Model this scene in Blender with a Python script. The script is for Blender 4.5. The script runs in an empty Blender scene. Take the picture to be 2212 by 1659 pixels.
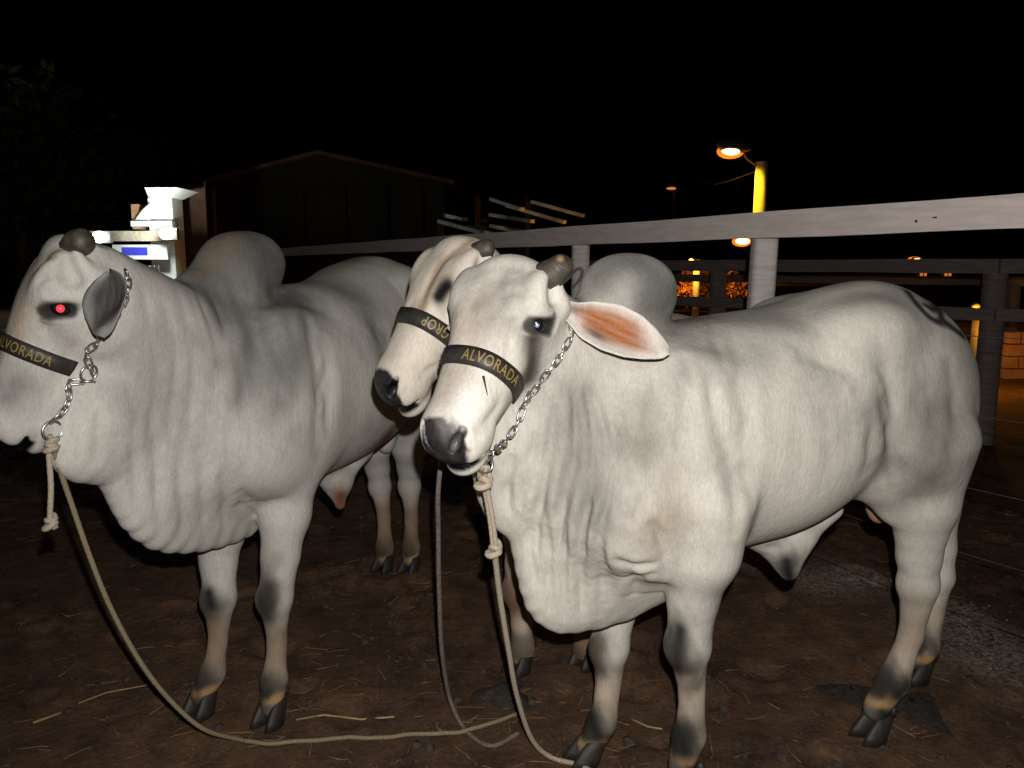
import bpy, bmesh, math, random, time
import numpy as np
from mathutils import Vector, Matrix
from mathutils.bvhtree import BVHTree

# ------------------------------------------------------------------ camera, night sky, flash, exposure
scene = bpy.context.scene
COL = scene.collection
EYE = 1.45
PITCH = math.atan((829.5 - 570.0) / 1728.0)
cam_data = bpy.data.cameras.new('camera')
cam_data.sensor_width = 36.0
cam_data.lens = 36.0 * 1728.0 / 2212.0
cam_data.clip_start = 0.05
cam_data.clip_end = 900.0
cam = bpy.data.objects.new('camera', cam_data)
cam.location = (0.0, 0.0, EYE)
cam.rotation_euler = (math.radians(90.0) - PITCH, 0.0, 0.0)
COL.objects.link(cam)
scene.camera = cam

world = bpy.data.worlds.new('World')
scene.world = world
world.use_nodes = True
wn = world.node_tree
wn.nodes.clear()
w_out = wn.nodes.new('ShaderNodeOutputWorld')
w_bg = wn.nodes.new('ShaderNodeBackground')
w_sky = wn.nodes.new('ShaderNodeTexSky')
w_sky.sky_type = 'NISHITA'
w_sky.sun_disc = False
w_sky.sun_elevation = math.radians(-6.0)
w_sky.sun_rotation = math.radians(200.0)
w_bg.inputs['Strength'].default_value = 0.002
wn.links.new(w_sky.outputs['Color'], w_bg.inputs['Color'])
wn.links.new(w_bg.outputs['Background'], w_out.inputs['Surface'])

# the photographer's flash: a small lamp just above and to the right of the lens
fl = bpy.data.lights.new('camera_flash', 'SPOT')
fl.energy = 238.0
fl.color = (1.0, 0.965, 0.915)
fl.shadow_soft_size = 0.011
fl.spot_size = math.radians(150.0)
fl.spot_blend = 1.0
flash = bpy.data.objects.new('camera_flash', fl)
flash.location = (0.035, -0.01, EYE + 0.110)
_fd = Vector((0.22, 2.0, -0.40))
flash.rotation_euler = _fd.to_track_quat('-Z', 'Y').to_euler()
COL.objects.link(flash)

scene.view_settings.view_transform = 'Standard'
scene.view_settings.look = 'None'
scene.view_settings.exposure = 0.0
scene.view_settings.gamma = 1.0
scene.view_settings.use_curve_mapping = False
scene.render.engine = 'CYCLES'
scene.cycles.max_bounces = 4
scene.cycles.use_denoising = True

# ------------------------------------------------------------------ helpers
F, CX, CY = 1728.0, 1106.0, 829.5
CP, SP = math.cos(PITCH), math.sin(PITCH)
def ray(u, v):
    a, b = (u - CX) / F, -(v - CY) / F
    return np.array([a, CP + b * SP, -SP + b * CP])
def W(u, v, Y):                 # point on a sight line at ground distance Y
    d = ray(u, v)
    return np.array([0, 0, EYE]) + d * (Y / d[1])
def G(u, v, z=0.0):             # point on a sight line at height z
    d = ray(u, v)
    return np.array([0, 0, EYE]) + d * ((z - EYE) / d[2])
def proj(q):
    q = np.asarray(q, float) - [0, 0, EYE]
    f = q[..., 1] * CP - q[..., 2] * SP
    up = q[..., 1] * SP + q[..., 2] * CP
    return CX + F * q[..., 0] / f, CY - F * up / f, f

def tag(o, label=None, cat=None, group=None, kind=None):
    if label: o['label'] = label
    if cat: o['category'] = cat
    if group: o['group'] = group
    if kind: o['kind'] = kind
    return o
def link(o, parent=None):
    COL.objects.link(o)
    if parent is not None:
        o.parent = parent
    return o
def empty(name, loc=(0, 0, 0)):
    o = bpy.data.objects.new(name, None)
    o.location = loc
    o.empty_display_size = 0.1
    return link(o)
def mesh_obj(name, verts, faces, mat, parent=None, smooth=True):
    me = bpy.data.meshes.new(name)
    me.from_pydata([tuple(map(float, v)) for v in verts], [], [tuple(map(int, f)) for f in faces])
    if smooth:
        me.polygons.foreach_set('use_smooth', [True] * len(me.polygons))
    me.update()
    if mat: me.materials.append(mat)
    o = bpy.data.objects.new(name, me)
    link(o)
    if parent is not None:
        o.parent = parent
        o.matrix_parent_inverse = Matrix.Translation(-Vector(parent.location))
    return o

class MB:                       # collects simple solids into one mesh
    def __init__(s): s.v, s.f = [], []
    def add(s, v, f):
        n = len(s.v)
        s.v += [tuple(x) for x in v]
        s.f += [tuple(i + n for i in q) for q in f]
        return s
    def box(s, c, d, rz=0.0, tilt=None):
        R = Matrix.Rotation(rz, 3, 'Z')
        if tilt is not None: R = R @ tilt
        vs = []
        for z in (-1, 1):
            for x, y in ((-1, -1), (1, -1), (1, 1), (-1, 1)):
                vs.append(tuple(Vector(c) + R @ Vector((x * d[0] / 2, y * d[1] / 2, z * d[2] / 2))))
        return s.add(vs, [(3, 2, 1, 0), (4, 5, 6, 7), (0, 1, 5, 4), (1, 2, 6, 5), (2, 3, 7, 6), (3, 0, 4, 7)])
    def beam(s, a, b, w, h, up=(0, 0, 1)):
        a, b = Vector(a), Vector(b)
        t = (b - a).normalized()
        n = Vector(up)
        sd = t.cross(n).normalized()
        n = sd.cross(t).normalized()
        vs = []
        for q in (a, b):
            for x, y in ((-1, -1), (1, -1), (1, 1), (-1, 1)):
                vs.append(tuple(q + sd * (x * w / 2) + n * (y * h / 2)))
        return s.add(vs, [(0, 1, 2, 3), (7, 6, 5, 4), (1, 0, 4, 5), (2, 1, 5, 6), (3, 2, 6, 7), (0, 3, 7, 4)])
    def tube(s, pts, rad, n=8, caps=True):
        pts = [Vector(p) for p in pts]
        if not hasattr(rad, '__len__'): rad = [rad] * len(pts)
        base = len(s.v)
        t0 = (pts[1] - pts[0]).normalized()
        ref = Vector((0, 0, 1)) if abs(t0.z) < 0.9 else Vector((1, 0, 0))
        sd = t0.cross(ref).normalized()
        for i, p in enumerate(pts):
            t = (pts[min(i + 1, len(pts) - 1)] - pts[max(i - 1, 0)]).normalized()
            sd = (sd - t * sd.dot(t)).normalized()
            up = t.cross(sd)
            for k in range(n):
                a = 2 * math.pi * k / n
                s.v.append(tuple(p + sd * (math.cos(a) * rad[i]) + up * (math.sin(a) * rad[i])))
        for i in range(len(pts) - 1):
            for k in range(n):
                k2 = (k + 1) % n
                s.f.append((base + i * n + k, base + i * n + k2, base + (i + 1) * n + k2, base + (i + 1) * n + k))
        if caps:
            s.f.append(tuple(base + k for k in range(n))[::-1])
            s.f.append(tuple(base + (len(pts) - 1) * n + k for k in range(n)))
        return s
    def build(s, name, mat, parent=None, smooth=False):
        return mesh_obj(name, s.v, s.f, mat, parent, smooth)

def spline(pts, n=8):           # Catmull-Rom through the points
    P_ = [np.asarray(p, float) for p in pts]
    P_ = [2 * P_[0] - P_[1]] + P_ + [2 * P_[-1] - P_[-2]]
    out = []
    for i in range(1, len(P_) - 2):
        a, b, c, d = P_[i - 1], P_[i], P_[i + 1], P_[i + 2]
        for k in range(n):
            t = k / n
            out.append(0.5 * (2 * b + (c - a) * t + (2 * a - 5 * b + 4 * c - d) * t * t + (3 * b - a - 3 * c + d) * t ** 3))
    out.append(P_[-2])
    return out

# ------------------------------------------------------------------ materials
def mat_new(name):
    m = bpy.data.materials.new(name)
    m.use_nodes = True
    nt = m.node_tree
    return m, nt, nt.nodes['Principled BSDF']
def N(nt, kind, **kw):
    n = nt.nodes.new(kind)
    for k, v in kw.items():
        if k in n.inputs: n.inputs[k].default_value = v
        else: setattr(n, k, v)
    return n
def texco(nt, scale=(1, 1, 1), which='Object'):
    tc = nt.nodes.new('ShaderNodeTexCoord')
    mp = nt.nodes.new('ShaderNodeMapping')
    mp.inputs['Scale'].default_value = scale
    nt.links.new(tc.outputs[which], mp.inputs['Vector'])
    return mp.outputs['Vector']
def noise(nt, vec, scale, detail=4.0, rough=0.55):
    n = N(nt, 'ShaderNodeTexNoise', Scale=scale, Detail=detail, Roughness=rough)
    nt.links.new(vec, n.inputs['Vector'])
    return n.outputs['Fac']
def ramp(nt, fac, stops):
    r = nt.nodes.new('ShaderNodeValToRGB')
    e = r.color_ramp.elements
    while len(e) < len(stops): e.new(0.5)
    for i, (p, c) in enumerate(stops):
        e[i].position = p
        e[i].color = (*c, 1.0) if hasattr(c, '__len__') else (c, c, c, 1.0)
    nt.links.new(fac, r.inputs['Fac'])
    return r.outputs['Color']
def mix(nt, fac, a, b, mode='MIX'):
    m = nt.nodes.new('ShaderNodeMix')
    m.data_type = 'RGBA'
    m.blend_type = mode
    for sock, val in ((m.inputs[0], fac), (m.inputs[6], a), (m.inputs[7], b)):
        if hasattr(val, 'default_value') or isinstance(val, bpy.types.NodeSocket): nt.links.new(val, sock)
        elif hasattr(val, '__len__'): sock.default_value = (*val, 1.0)
        else: sock.default_value = val
    return m.outputs[2]
def bump(nt, bsdf, height, strength=0.3, dist=0.01):
    b = N(nt, 'ShaderNodeBump', Strength=strength, Distance=dist)
    nt.links.new(height, b.inputs['Height'])
    nt.links.new(b.outputs['Normal'], bsdf.inputs['Normal'])
    return b

def simple(name, col, rough=0.7, var=0.25, nscale=12.0, bstr=0.25, bdist=0.004, metal=0.0, stretch=(1, 1, 1), emit=None):
    m, nt, b = mat_new(name)
    vec = texco(nt, stretch)
    n = noise(nt, vec, nscale, 5.0)
    lo = tuple(max(0.0, c * (1 - var)) for c in col)
    hi = tuple(min(1.0, c * (1 + var)) for c in col)
    c = ramp(nt, n, [(0.3, lo), (0.7, hi)])
    nt.links.new(c, b.inputs['Base Color'])
    b.inputs['Roughness'].default_value = rough
    b.inputs['Metallic'].default_value = metal
    bump(nt, b, n, bstr, bdist)
    if emit:
        b.inputs['Emission Color'].default_value = (*emit[0], 1.0)
        b.inputs['Emission Strength'].default_value = emit[1]
    return m

def coat_material(name):
    m, nt, b = mat_new(name)
    at = N(nt, 'ShaderNodeAttribute', attribute_name='coat')
    gl = N(nt, 'ShaderNodeAttribute', attribute_name='wet')
    vec = texco(nt, (1, 1, 1))
    big = noise(nt, vec, 5.0, 5.0, 0.6)
    streak = noise(nt, texco(nt, (30, 30, 5)), 2.2, 4.0, 0.6)
    fine = noise(nt, texco(nt, (190, 190, 70)), 1.0, 3.0, 0.6)
    blot = ramp(nt, big, [(0.28, (0.74, 0.735, 0.73)), (0.48, (0.94, 0.93, 0.92)), (0.72, (1.06, 1.05, 1.035))])
    c = mix(nt, 1.0, at.outputs['Color'], blot, 'MULTIPLY')
    st = ramp(nt, streak, [(0.32, (0.90, 0.89, 0.88)), (0.62, (1.02, 1.015, 1.01))])
    c = mix(nt, 0.6, c, st, 'MULTIPLY')
    fi = ramp(nt, fine, [(0.25, (0.80, 0.80, 0.80)), (0.75, (1.12, 1.12, 1.12))])
    c = mix(nt, 0.8, c, fi, 'MULTIPLY')
    nt.links.new(c, b.inputs['Base Color'])
    mr = N(nt, 'ShaderNodeMapRange')
    mr.inputs[3].default_value = 0.72
    mr.inputs[4].default_value = 0.42
    nt.links.new(gl.outputs['Fac'], mr.inputs[0])
    nt.links.new(mr.outputs[0], b.inputs['Roughness'])
    ms = N(nt, 'ShaderNodeMapRange')
    ms.inputs[3].default_value = 0.06
    ms.inputs[4].default_value = 0.30
    nt.links.new(gl.outputs['Fac'], ms.inputs[0])
    nt.links.new(ms.outputs[0], b.inputs['Specular IOR Level'])
    add = N(nt, 'ShaderNodeMath', operation='ADD')
    nt.links.new(streak, add.inputs[0])
    mul = N(nt, 'ShaderNodeMath', operation='MULTIPLY')
    nt.links.new(fine, mul.inputs[0])
    mul.inputs[1].default_value = 0.45
    nt.links.new(mul.outputs[0], add.inputs[1])
    bump(nt, b, add.outputs[0], 0.26, 0.007)
    return m

M_COAT = coat_material('cattle_coat')
M_HORN = simple('horn', (0.050, 0.042, 0.032), 0.6, 0.45, 40.0, 0.4, 0.004)
M_HOOF = simple('hoof', (0.022, 0.017, 0.014), 0.6, 0.5, 40.0, 0.5, 0.004, stretch=(1, 1, 0.3))
M_EYE = simple('eye', (0.008, 0.007, 0.007), 0.22, 0.2, 8.0, 0.0)
M_RED_REFLEX = simple('red_flash_reflex', (0.95, 0.02, 0.05), 0.7, 0.05, 8.0, 0.0)  # flash thrown back by the eye, painted as a red surface
M_BLUE_REFLEX = simple('blue_flash_reflex', (0.10, 0.16, 0.24), 0.2, 0.1, 8.0, 0.0)  # bluish flash reflection put into the disc colour
M_GLINT = simple('eye_glint', (0.95, 0.9, 0.9), 0.3, 0.02, 8.0, 0.0)  # flash highlight painted as a tiny white disc
# ------------------------------------------------------------------ sculpting field
class Field:
    """signed distance field on a rectilinear grid, sculpted from overlapping soft solids, then skinned as one mesh"""
    def __init__(s, lo, hi, step, fine=None, fstep=None):
        s.ax = []
        for i in range(3):
            if fine is None:
                s.ax.append(np.arange(lo[i], hi[i] + step, step))
            else:
                a0, a1 = max(fine[0][i], lo[i]), min(fine[1][i], hi[i])
                n0, n1, n2 = [max(1, int(round(x))) for x in ((a0 - lo[i]) / step, (a1 - a0) / fstep, (hi[i] - a1) / step)]
                s.ax.append(np.concatenate([np.linspace(lo[i], a0, n0, endpoint=False), np.linspace(a0, a1, n1, endpoint=False), np.linspace(a1, hi[i], n2 + 1)]))
        s.d = np.full([len(a) for a in s.ax], 0.3, np.float32)
    def _sub(s, lo, hi):
        sl = []
        for i in range(3):
            a, b = np.searchsorted(s.ax[i], lo[i]), np.searchsorted(s.ax[i], hi[i])
            sl.append(slice(a, max(b, a + 1)))
        X, Y, Z = [s.ax[i][sl[i]].astype(np.float32) for i in range(3)]
        return tuple(sl), X[:, None, None], Y[None, :, None], Z[None, None, :]
    def op(s, fn, lo, hi, k, mode='add', m=0.07):
        sl, X, Y, Z = s._sub(np.asarray(lo) - m, np.asarray(hi) + m)
        if 0 in s.d[sl].shape: return
        b = fn(X, Y, Z).astype(np.float32)
        a = s.d[sl]
        if mode == 'add':
            h = np.clip(0.5 + 0.5 * (a - b) / k, 0, 1)
            s.d[sl] = a * (1 - h) + b * h - k * h * (1 - h)
        else:
            h = np.clip(0.5 - 0.5 * (a + b) / k, 0, 1)
            s.d[sl] = a * (1 - h) - b * h + k * h * (1 - h)
    def cone(s, a, b, ra, rb, k=0.04, mode='add'):
        a, b = np.asarray(a, float), np.asarray(b, float)
        ab = b - a
        L2 = max(float(ab @ ab), 1e-9)
        def fn(X, Y, Z):
            x, y, z = X - a[0], Y - a[1], Z - a[2]
            t = np.clip((x * ab[0] + y * ab[1] + z * ab[2]) / L2, 0, 1)
            return np.sqrt((x - t * ab[0]) ** 2 + (y - t * ab[1]) ** 2 + (z - t * ab[2]) ** 2) - (ra + (rb - ra) * t)
        r = max(ra, rb)
        s.op(fn, np.minimum(a, b) - r, np.maximum(a, b) + r, k, mode)
    def chain(s, pts, rad, k=0.03):
        for i in range(len(pts) - 1):
            s.cone(pts[i], pts[i + 1], rad[i], rad[i + 1], k)
    def ell(s, c, r, k=0.04, mode='add', R=None):
        c, r = np.asarray(c, float), np.asarray(r, float)
        R = np.eye(3) if R is None else np.asarray(R, float)     # columns: axes of the ellipsoid
        def fn(X, Y, Z):
            x, y, z = X - c[0], Y - c[1], Z - c[2]
            q = [(x * R[0, i] + y * R[1, i] + z * R[2, i]) for i in range(3)]
            k0 = np.sqrt(sum((q[i] / r[i]) ** 2 for i in range(3)))
            k1 = np.sqrt(sum((q[i] / r[i] ** 2) ** 2 for i in range(3))) + 1e-6
            return np.where(k0 < 0.05, -min(r), k0 * (k0 - 1) / k1)
        e = np.sqrt(((np.abs(R) * r[None, :]) ** 2).sum(1))
        s.op(fn, c - e, c + e, k, mode)
    def tri(s, a, b, c, th, k=0.03):
        a, b, c = [np.asarray(q, float) for q in (a, b, c)]
        ba, cb, ac = b - a, c - b, a - c
        n = np.cross(ba, ac)
        def dot(v, w): return v[0] * w[0] + v[1] * w[1] + v[2] * w[2]
        def fn(X, Y, Z):
            pa, pb, pc = [(X - q[0], Y - q[1], Z - q[2]) for q in (a, b, c)]
            inside = (np.sign(dot(pa, np.cross(ba, n))) + np.sign(dot(pb, np.cross(cb, n))) + np.sign(dot(pc, np.cross(ac, n)))) >= 2
            def seg(pq, e):
                t = np.clip(dot(pq, e) / (e @ e), 0, 1)
                return sum((pq[i] - e[i] * t) ** 2 for i in range(3))
            edge = np.minimum(np.minimum(seg(pa, ba), seg(pb, cb)), seg(pc, ac))
            return np.sqrt(np.where(inside, dot(pa, n) ** 2 / (n @ n), edge)) - th
        s.op(fn, np.minimum(np.minimum(a, b), c) - th, np.maximum(np.maximum(a, b), c) + th, k)
    def sheet(s, ed, rt, th_e, th_r, k):
        """a hanging fold of skin between a root line and a free edge"""
        ed, rt = np.asarray(ed, float), np.asarray(rt, float)
        n = 7
        L = [ed * (1 - j / n) + rt * (j / n) for j in range(n + 1)]
        def fn(X, Y, Z):
            best = np.full(np.broadcast(X, Y, Z).shape, 9.0, np.float32)
            for j in range(n):
                th = th_e + (th_r - th_e) * (j + 0.5) / n
                for A, B in zip(L[j][:-1], L[j][1:]):
                    for a, b in ((A, B),):
                        ab = b - a
                        x, y, z = X - a[0], Y - a[1], Z - a[2]
                        t = np.clip((x * ab[0] + y * ab[1] + z * ab[2]) / max(ab @ ab, 1e-9), 0, 1)
                        d = np.sqrt((x - t * ab[0]) ** 2 + (y - t * ab[1]) ** 2 + (z - t * ab[2]) ** 2) - th
                        h = np.clip(0.5 + 0.5 * (best - d) / 0.02, 0, 1)
                        best = best * (1 - h) + d * h - (0.02 * h * (1 - h) if j else 0.006 * h * (1 - h))
            return best
        P_ = np.concatenate([ed, rt])
        r = max(th_e, th_r) + 0.01
        s.op(fn, P_.min(0) - r, P_.max(0) + r, k)
    def loft(s, st, o, R, k=0.03, p=2.4, taper=0.0):
        """st rows: x, top, bottom, half width; in the frame with origin o and axes R (columns)"""
        st = np.asarray(st, float)
        order = np.argsort(st[:, 0])
        st = st[order]
        dense = np.array(spline(list(st), 10))
        o, R = np.asarray(o, float), np.asarray(R, float)
        def fn(X, Y, Z):
            x, y, z = X - o[0], Y - o[1], Z - o[2]
            q = [(x * R[0, i] + y * R[1, i] + z * R[2, i]) for i in range(3)]
            qx = np.clip(q[0], st[0, 0], st[-1, 0])
            top = np.interp(qx, dense[:, 0], dense[:, 1])
            bot = np.interp(qx, dense[:, 0], dense[:, 2])
            hw = np.interp(qx, dense[:, 0], dense[:, 3])
            cz, hh = (top + bot) / 2, np.maximum((top - bot) / 2, 1e-3)
            zz = (q[2] - cz) / hh
            if taper: hw = hw * (1 - taper * np.clip(-zz, 0, 1))
            r = (np.abs(q[1] / hw) ** p + np.abs(zz) ** p) ** (1 / p)
            d = (r - 1) * np.minimum(hw, hh) * 0.95
            ex = np.abs(q[0] - qx)
            return np.where(ex > 0, np.sqrt(np.maximum(d, 0) ** 2 + ex ** 2) + np.minimum(d, 0) * (ex < 0.002), d)
        cs = []
        for x, t, b_, w in st:
            for yy in (-w, w):
                for zz in (t, b_):
                    cs.append(o + R @ np.array([x, yy, zz]))
        cs = np.array(cs)
        s.op(fn, cs.min(0), cs.max(0), k)
    def skin(s):
        """surface nets"""
        d = s.d
        ins = d < 0
        nx, ny, nz = d.shape
        c = np.zeros((nx - 1, ny - 1, nz - 1), np.int8)
        for i in (0, 1):
            for j in (0, 1):
                for k in (0, 1):
                    c += ins[i:nx - 1 + i, j:ny - 1 + j, k:nz - 1 + k]
        act = (c > 0) & (c < 8)
        I, J, K = np.nonzero(act)
        idx = np.full(act.shape, -1, np.int32)
        idx[I, J, K] = np.arange(len(I))
        acc = np.zeros((len(I), 3))
        cnt = np.zeros(len(I))
        for axis in range(3):
            for p in (0, 1):
                for q in (0, 1):
                    off = [0, 0, 0]
                    o1, o2 = [a for a in range(3) if a != axis]
                    off[o1], off[o2] = p, q
                    a = d[I + off[0], J + off[1], K + off[2]]
                    off2 = list(off); off2[axis] = 1
                    b = d[I + off2[0], J + off2[1], K + off2[2]]
                    cr = (a < 0) != (b < 0)
                    t = np.where(cr, a / np.where(cr, a - b, 1.0), 0.0)
                    pos = [s.ax[0][I + off[0]], s.ax[1][J + off[1]], s.ax[2][K + off[2]]]
                    base = (I, J, K)[axis]
                    pos[axis] = s.ax[axis][base] + t * (s.ax[axis][base + 1] - s.ax[axis][base])
                    acc += np.stack(pos, 1) * cr[:, None]
                    cnt += cr
        V = acc / cnt[:, None]
        Fq = []
        for axis in range(3):
            o1, o2 = [(1, 2), (2, 0), (0, 1)][axis]
            a = [slice(1, -1)] * 3
            a[axis] = slice(0, -1)
            b = [slice(1, -1)] * 3
            b[axis] = slice(1, None)
            A, B = ins[tuple(a)], ins[tuple(b)]
            ch = np.nonzero(A != B)
            if len(ch[0]) == 0: continue
            g = [ch[i] + (0 if i == axis else 1) for i in range(3)]
            def at(da, db):
                h = [x.copy() for x in g]
                h[o1] = h[o1] - da
                h[o2] = h[o2] - db
                return idx[h[0], h[1], h[2]]
            q = np.stack([at(1, 1), at(0, 1), at(0, 0), at(1, 0)], 1)
            fl_ = ~A[ch]
            q[fl_] = q[fl_][:, ::-1]
            Fq.append(q)
        Fq = np.concatenate(Fq)
        Fq = Fq[(Fq >= 0).all(1)]
        return V, Fq

def vnormals(V, Fq):
    n = np.cross(V[Fq[:, 2]] - V[Fq[:, 0]], V[Fq[:, 3]] - V[Fq[:, 1]])
    out = np.zeros_like(V)
    for i in range(4):
        for ax in range(3):
            out[:, ax] += np.bincount(Fq[:, i], n[:, ax], len(V))
    return out / (np.linalg.norm(out, axis=1)[:, None] + 1e-12)
def relax(V, Fq, it=2, lam=0.5):
    cnt = np.zeros(len(V))
    for i in range(4):
        cnt += 2 * np.bincount(Fq[:, i], minlength=len(V))
    for _ in range(it):
        acc = np.zeros_like(V)
        for i in range(4):
            for j in (Fq[:, (i + 1) % 4], Fq[:, (i + 3) % 4]):
                for ax in range(3):
                    acc[:, ax] += np.bincount(Fq[:, i], V[j, ax], len(V))
        V = V + lam * (acc / cnt[:, None] - V)
    return V

class Skin:
    """the skinned body in world space: pick points on it, press folds into it, pigment its coat"""
    def __init__(s, V, Fq, base):
        s.V, s.F = V, Fq
        s.n = vnormals(V, Fq)
        s.c = np.tile(np.asarray(base, float), (len(V), 1))
        s.wet = np.zeros(len(V))
        s._upd()
    def _upd(s):
        s.u, s.v, s.dep = proj(s.V)
        s.face = (s.n * (s.V - np.array([0, 0, EYE]))).sum(1) < 0
    def bvh(s):
        s.tree = BVHTree.FromPolygons([tuple(p) for p in s.V.tolist()], [tuple(q) for q in s.F.tolist()])
    def hit(s, u, v):
        d = Vector(ray(u, v))
        loc, nrm, i, dist = s.tree.ray_cast(Vector((0, 0, EYE)), d.normalized())
        if loc is None:
            loc, nrm, i, dist = s.tree.find_nearest(Vector((0, 0, EYE)) + d * s.mid)
        return np.array(loc), np.array(nrm)
    def line(s, px, n=6):
        q = spline([np.array(p, float) for p in px], n)
        return np.array([s.hit(*p)[0] for p in q])
    def dist(s, L, R, along=False):
        """distance of every vertex to polyline L (and how far along it), inf beyond R"""
        out, par = np.full(len(s.V), 1e9), np.zeros(len(s.V))
        lo, hi = L.min(0) - R, L.max(0) + R
        sel = np.nonzero(((s.V > lo) & (s.V < hi)).all(1))[0]
        if len(sel):
            Q = s.V[sel]
            best, bp = np.full(len(sel), 1e9), np.zeros(len(sel))
            if len(L) == 1:
                best = ((Q - L[0]) ** 2).sum(1)
            for i, (a, b) in enumerate(zip(L[:-1], L[1:])):
                ab = b - a
                t = np.clip(((Q - a) @ ab) / max(ab @ ab, 1e-12), 0, 1)
                d2 = ((Q - a - t[:, None] * ab) ** 2).sum(1)
                c = d2 < best
                best[c] = d2[c]
                bp[c] = (i + t[c]) / (len(L) - 1)
            out[sel], par[sel] = np.sqrt(best), bp
        return (out, par) if along else out
    def wob(s, f, seed=0, sel=None):
        """smooth noise on the hide, about -1..1"""
        rs = np.random.RandomState(seed)
        Q = s.V if sel is None else s.V[sel]
        out = np.zeros(len(Q))
        for o_ in range(3):
            for _ in range(3):
                k = rs.normal(size=3) * f * 1.9 ** o_
                out += np.sin(Q @ k + rs.uniform(0, 6.28)) * 0.55 ** o_
        return out / 3.2
    def crease(s, px, w, depth, ridge=0.0):
        L = s.line(px)
        d, par = s.dist(L, 5 * w, True)
        q = np.nonzero(d < 1e8)[0]
        if len(q) == 0: return
        d, par = d[q], par[q]
        tp = np.clip(np.sin(np.pi * np.clip(par, 0.0, 1.0)), 0, 1) ** 0.7 * (1 + 0.35 * s.wob(22.0, 5, q))
        ww = w * (1 + 0.3 * s.wob(15.0, 9, q))
        f = -depth * np.exp(-(d / ww) ** 2) + ridge * np.exp(-((d - 2.0 * ww) / (1.2 * ww)) ** 2)
        s.V[q] += s.n[q] * (f * tp)[:, None]
    def blot(s, px, r, col, amt=1.0, hard=1.0):
        """colour laid along a pixel polyline; r in metres"""
        L = s.line(px) if len(px) > 1 else np.array([s.hit(*px[0])[0]])
        s.paint(L, r, col, amt, hard)
    def paint(s, L, r, col, amt=1.0, hard=1.0):
        d = s.dist(np.asarray(L, float), 3.0 * r)
        q = np.nonzero(d < 1e8)[0]
        if len(q) == 0: return
        d = d[q] * (1 + 0.28 * s.wob(0.9 / max(r, 0.02), 3, q) + 0.16 * s.wob(60.0, 4, q))
        f = np.clip(amt * np.exp(-(d / r) ** (2 * hard)), 0, 1)
        s.c[q] = s.c[q] * (1 - f[:, None]) + np.asarray(col) * f[:, None]
    def refresh(s):
        s.n = vnormals(s.V, s.F)
        s._upd()
        s.bvh()
    def build(s, name, mat, parent, o):
        me = bpy.data.meshes.new(name)
        nv, nf = len(s.V), len(s.F)
        me.vertices.add(nv)
        me.vertices.foreach_set('co', (s.V - o).astype(np.float32).ravel())
        me.loops.add(nf * 4)
        me.loops.foreach_set('vertex_index', s.F.astype(np.int32).ravel())
        me.polygons.add(nf)
        me.polygons.foreach_set('loop_start', np.arange(0, nf * 4, 4, dtype=np.int32))
        me.polygons.foreach_set('use_smooth', np.ones(nf, bool))
        me.update(calc_edges=True)
        ca = me.color_attributes.new('coat', 'FLOAT_COLOR', 'POINT')
        ca.data.foreach_set('color', np.concatenate([np.clip(s.c, 0, 1), np.ones((nv, 1))], 1).astype(np.float32).ravel())
        wa = me.attributes.new('wet', 'FLOAT', 'POINT')
        wa.data.foreach_set('value', s.wet.astype(np.float32))
        me.materials.append(mat)
        ob = bpy.data.objects.new(name, me)
        link(ob)
        ob.parent = parent
        return ob
# ------------------------------------------------------------------ cattle
def unit(v): return np.asarray(v, float) / np.linalg.norm(v)

class Frame:
    def __init__(s, o, th):
        s.o = np.array([o[0], o[1], 0.0])
        s.f = np.array([math.cos(th), math.sin(th), 0.0])
        s.l = np.array([-s.f[1], s.f[0], 0.0])
        s.R = np.stack([s.f, s.l, [0, 0, 1.0]], 1)
    def loc(s, q): return (np.asarray(q, float) - s.o) @ s.R
    def wor(s, q): return np.asarray(q, float) @ s.R.T + s.o
    def S(s, u, v, y=0.0):              # sight line met with the plane y of this animal
        d, o = ray(u, v), np.array([0, 0, EYE]) - s.o
        t = (y - o @ s.l) / (d @ s.l)
        return (o + d * t) @ s.R

HEAD = [  # x, top, bottom, half width
    (-0.03, -0.030, -0.10, 0.075), (0.02, 0.014, -0.150, 0.120), (0.08, 0.034, -0.195, 0.141), (0.14, 0.036, -0.215, 0.132),
    (0.21, 0.028, -0.203, 0.099), (0.28, 0.016, -0.180, 0.087), (0.36, 0.006, -0.160, 0.077), (0.40, 0.001, -0.148, 0.076), (0.43, -0.012, -0.132, 0.073),
    (0.456, -0.034, -0.118, 0.062), (0.478, -0.058, -0.110, 0.050), (0.490, -0.076, -0.102, 0.028)]

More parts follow.
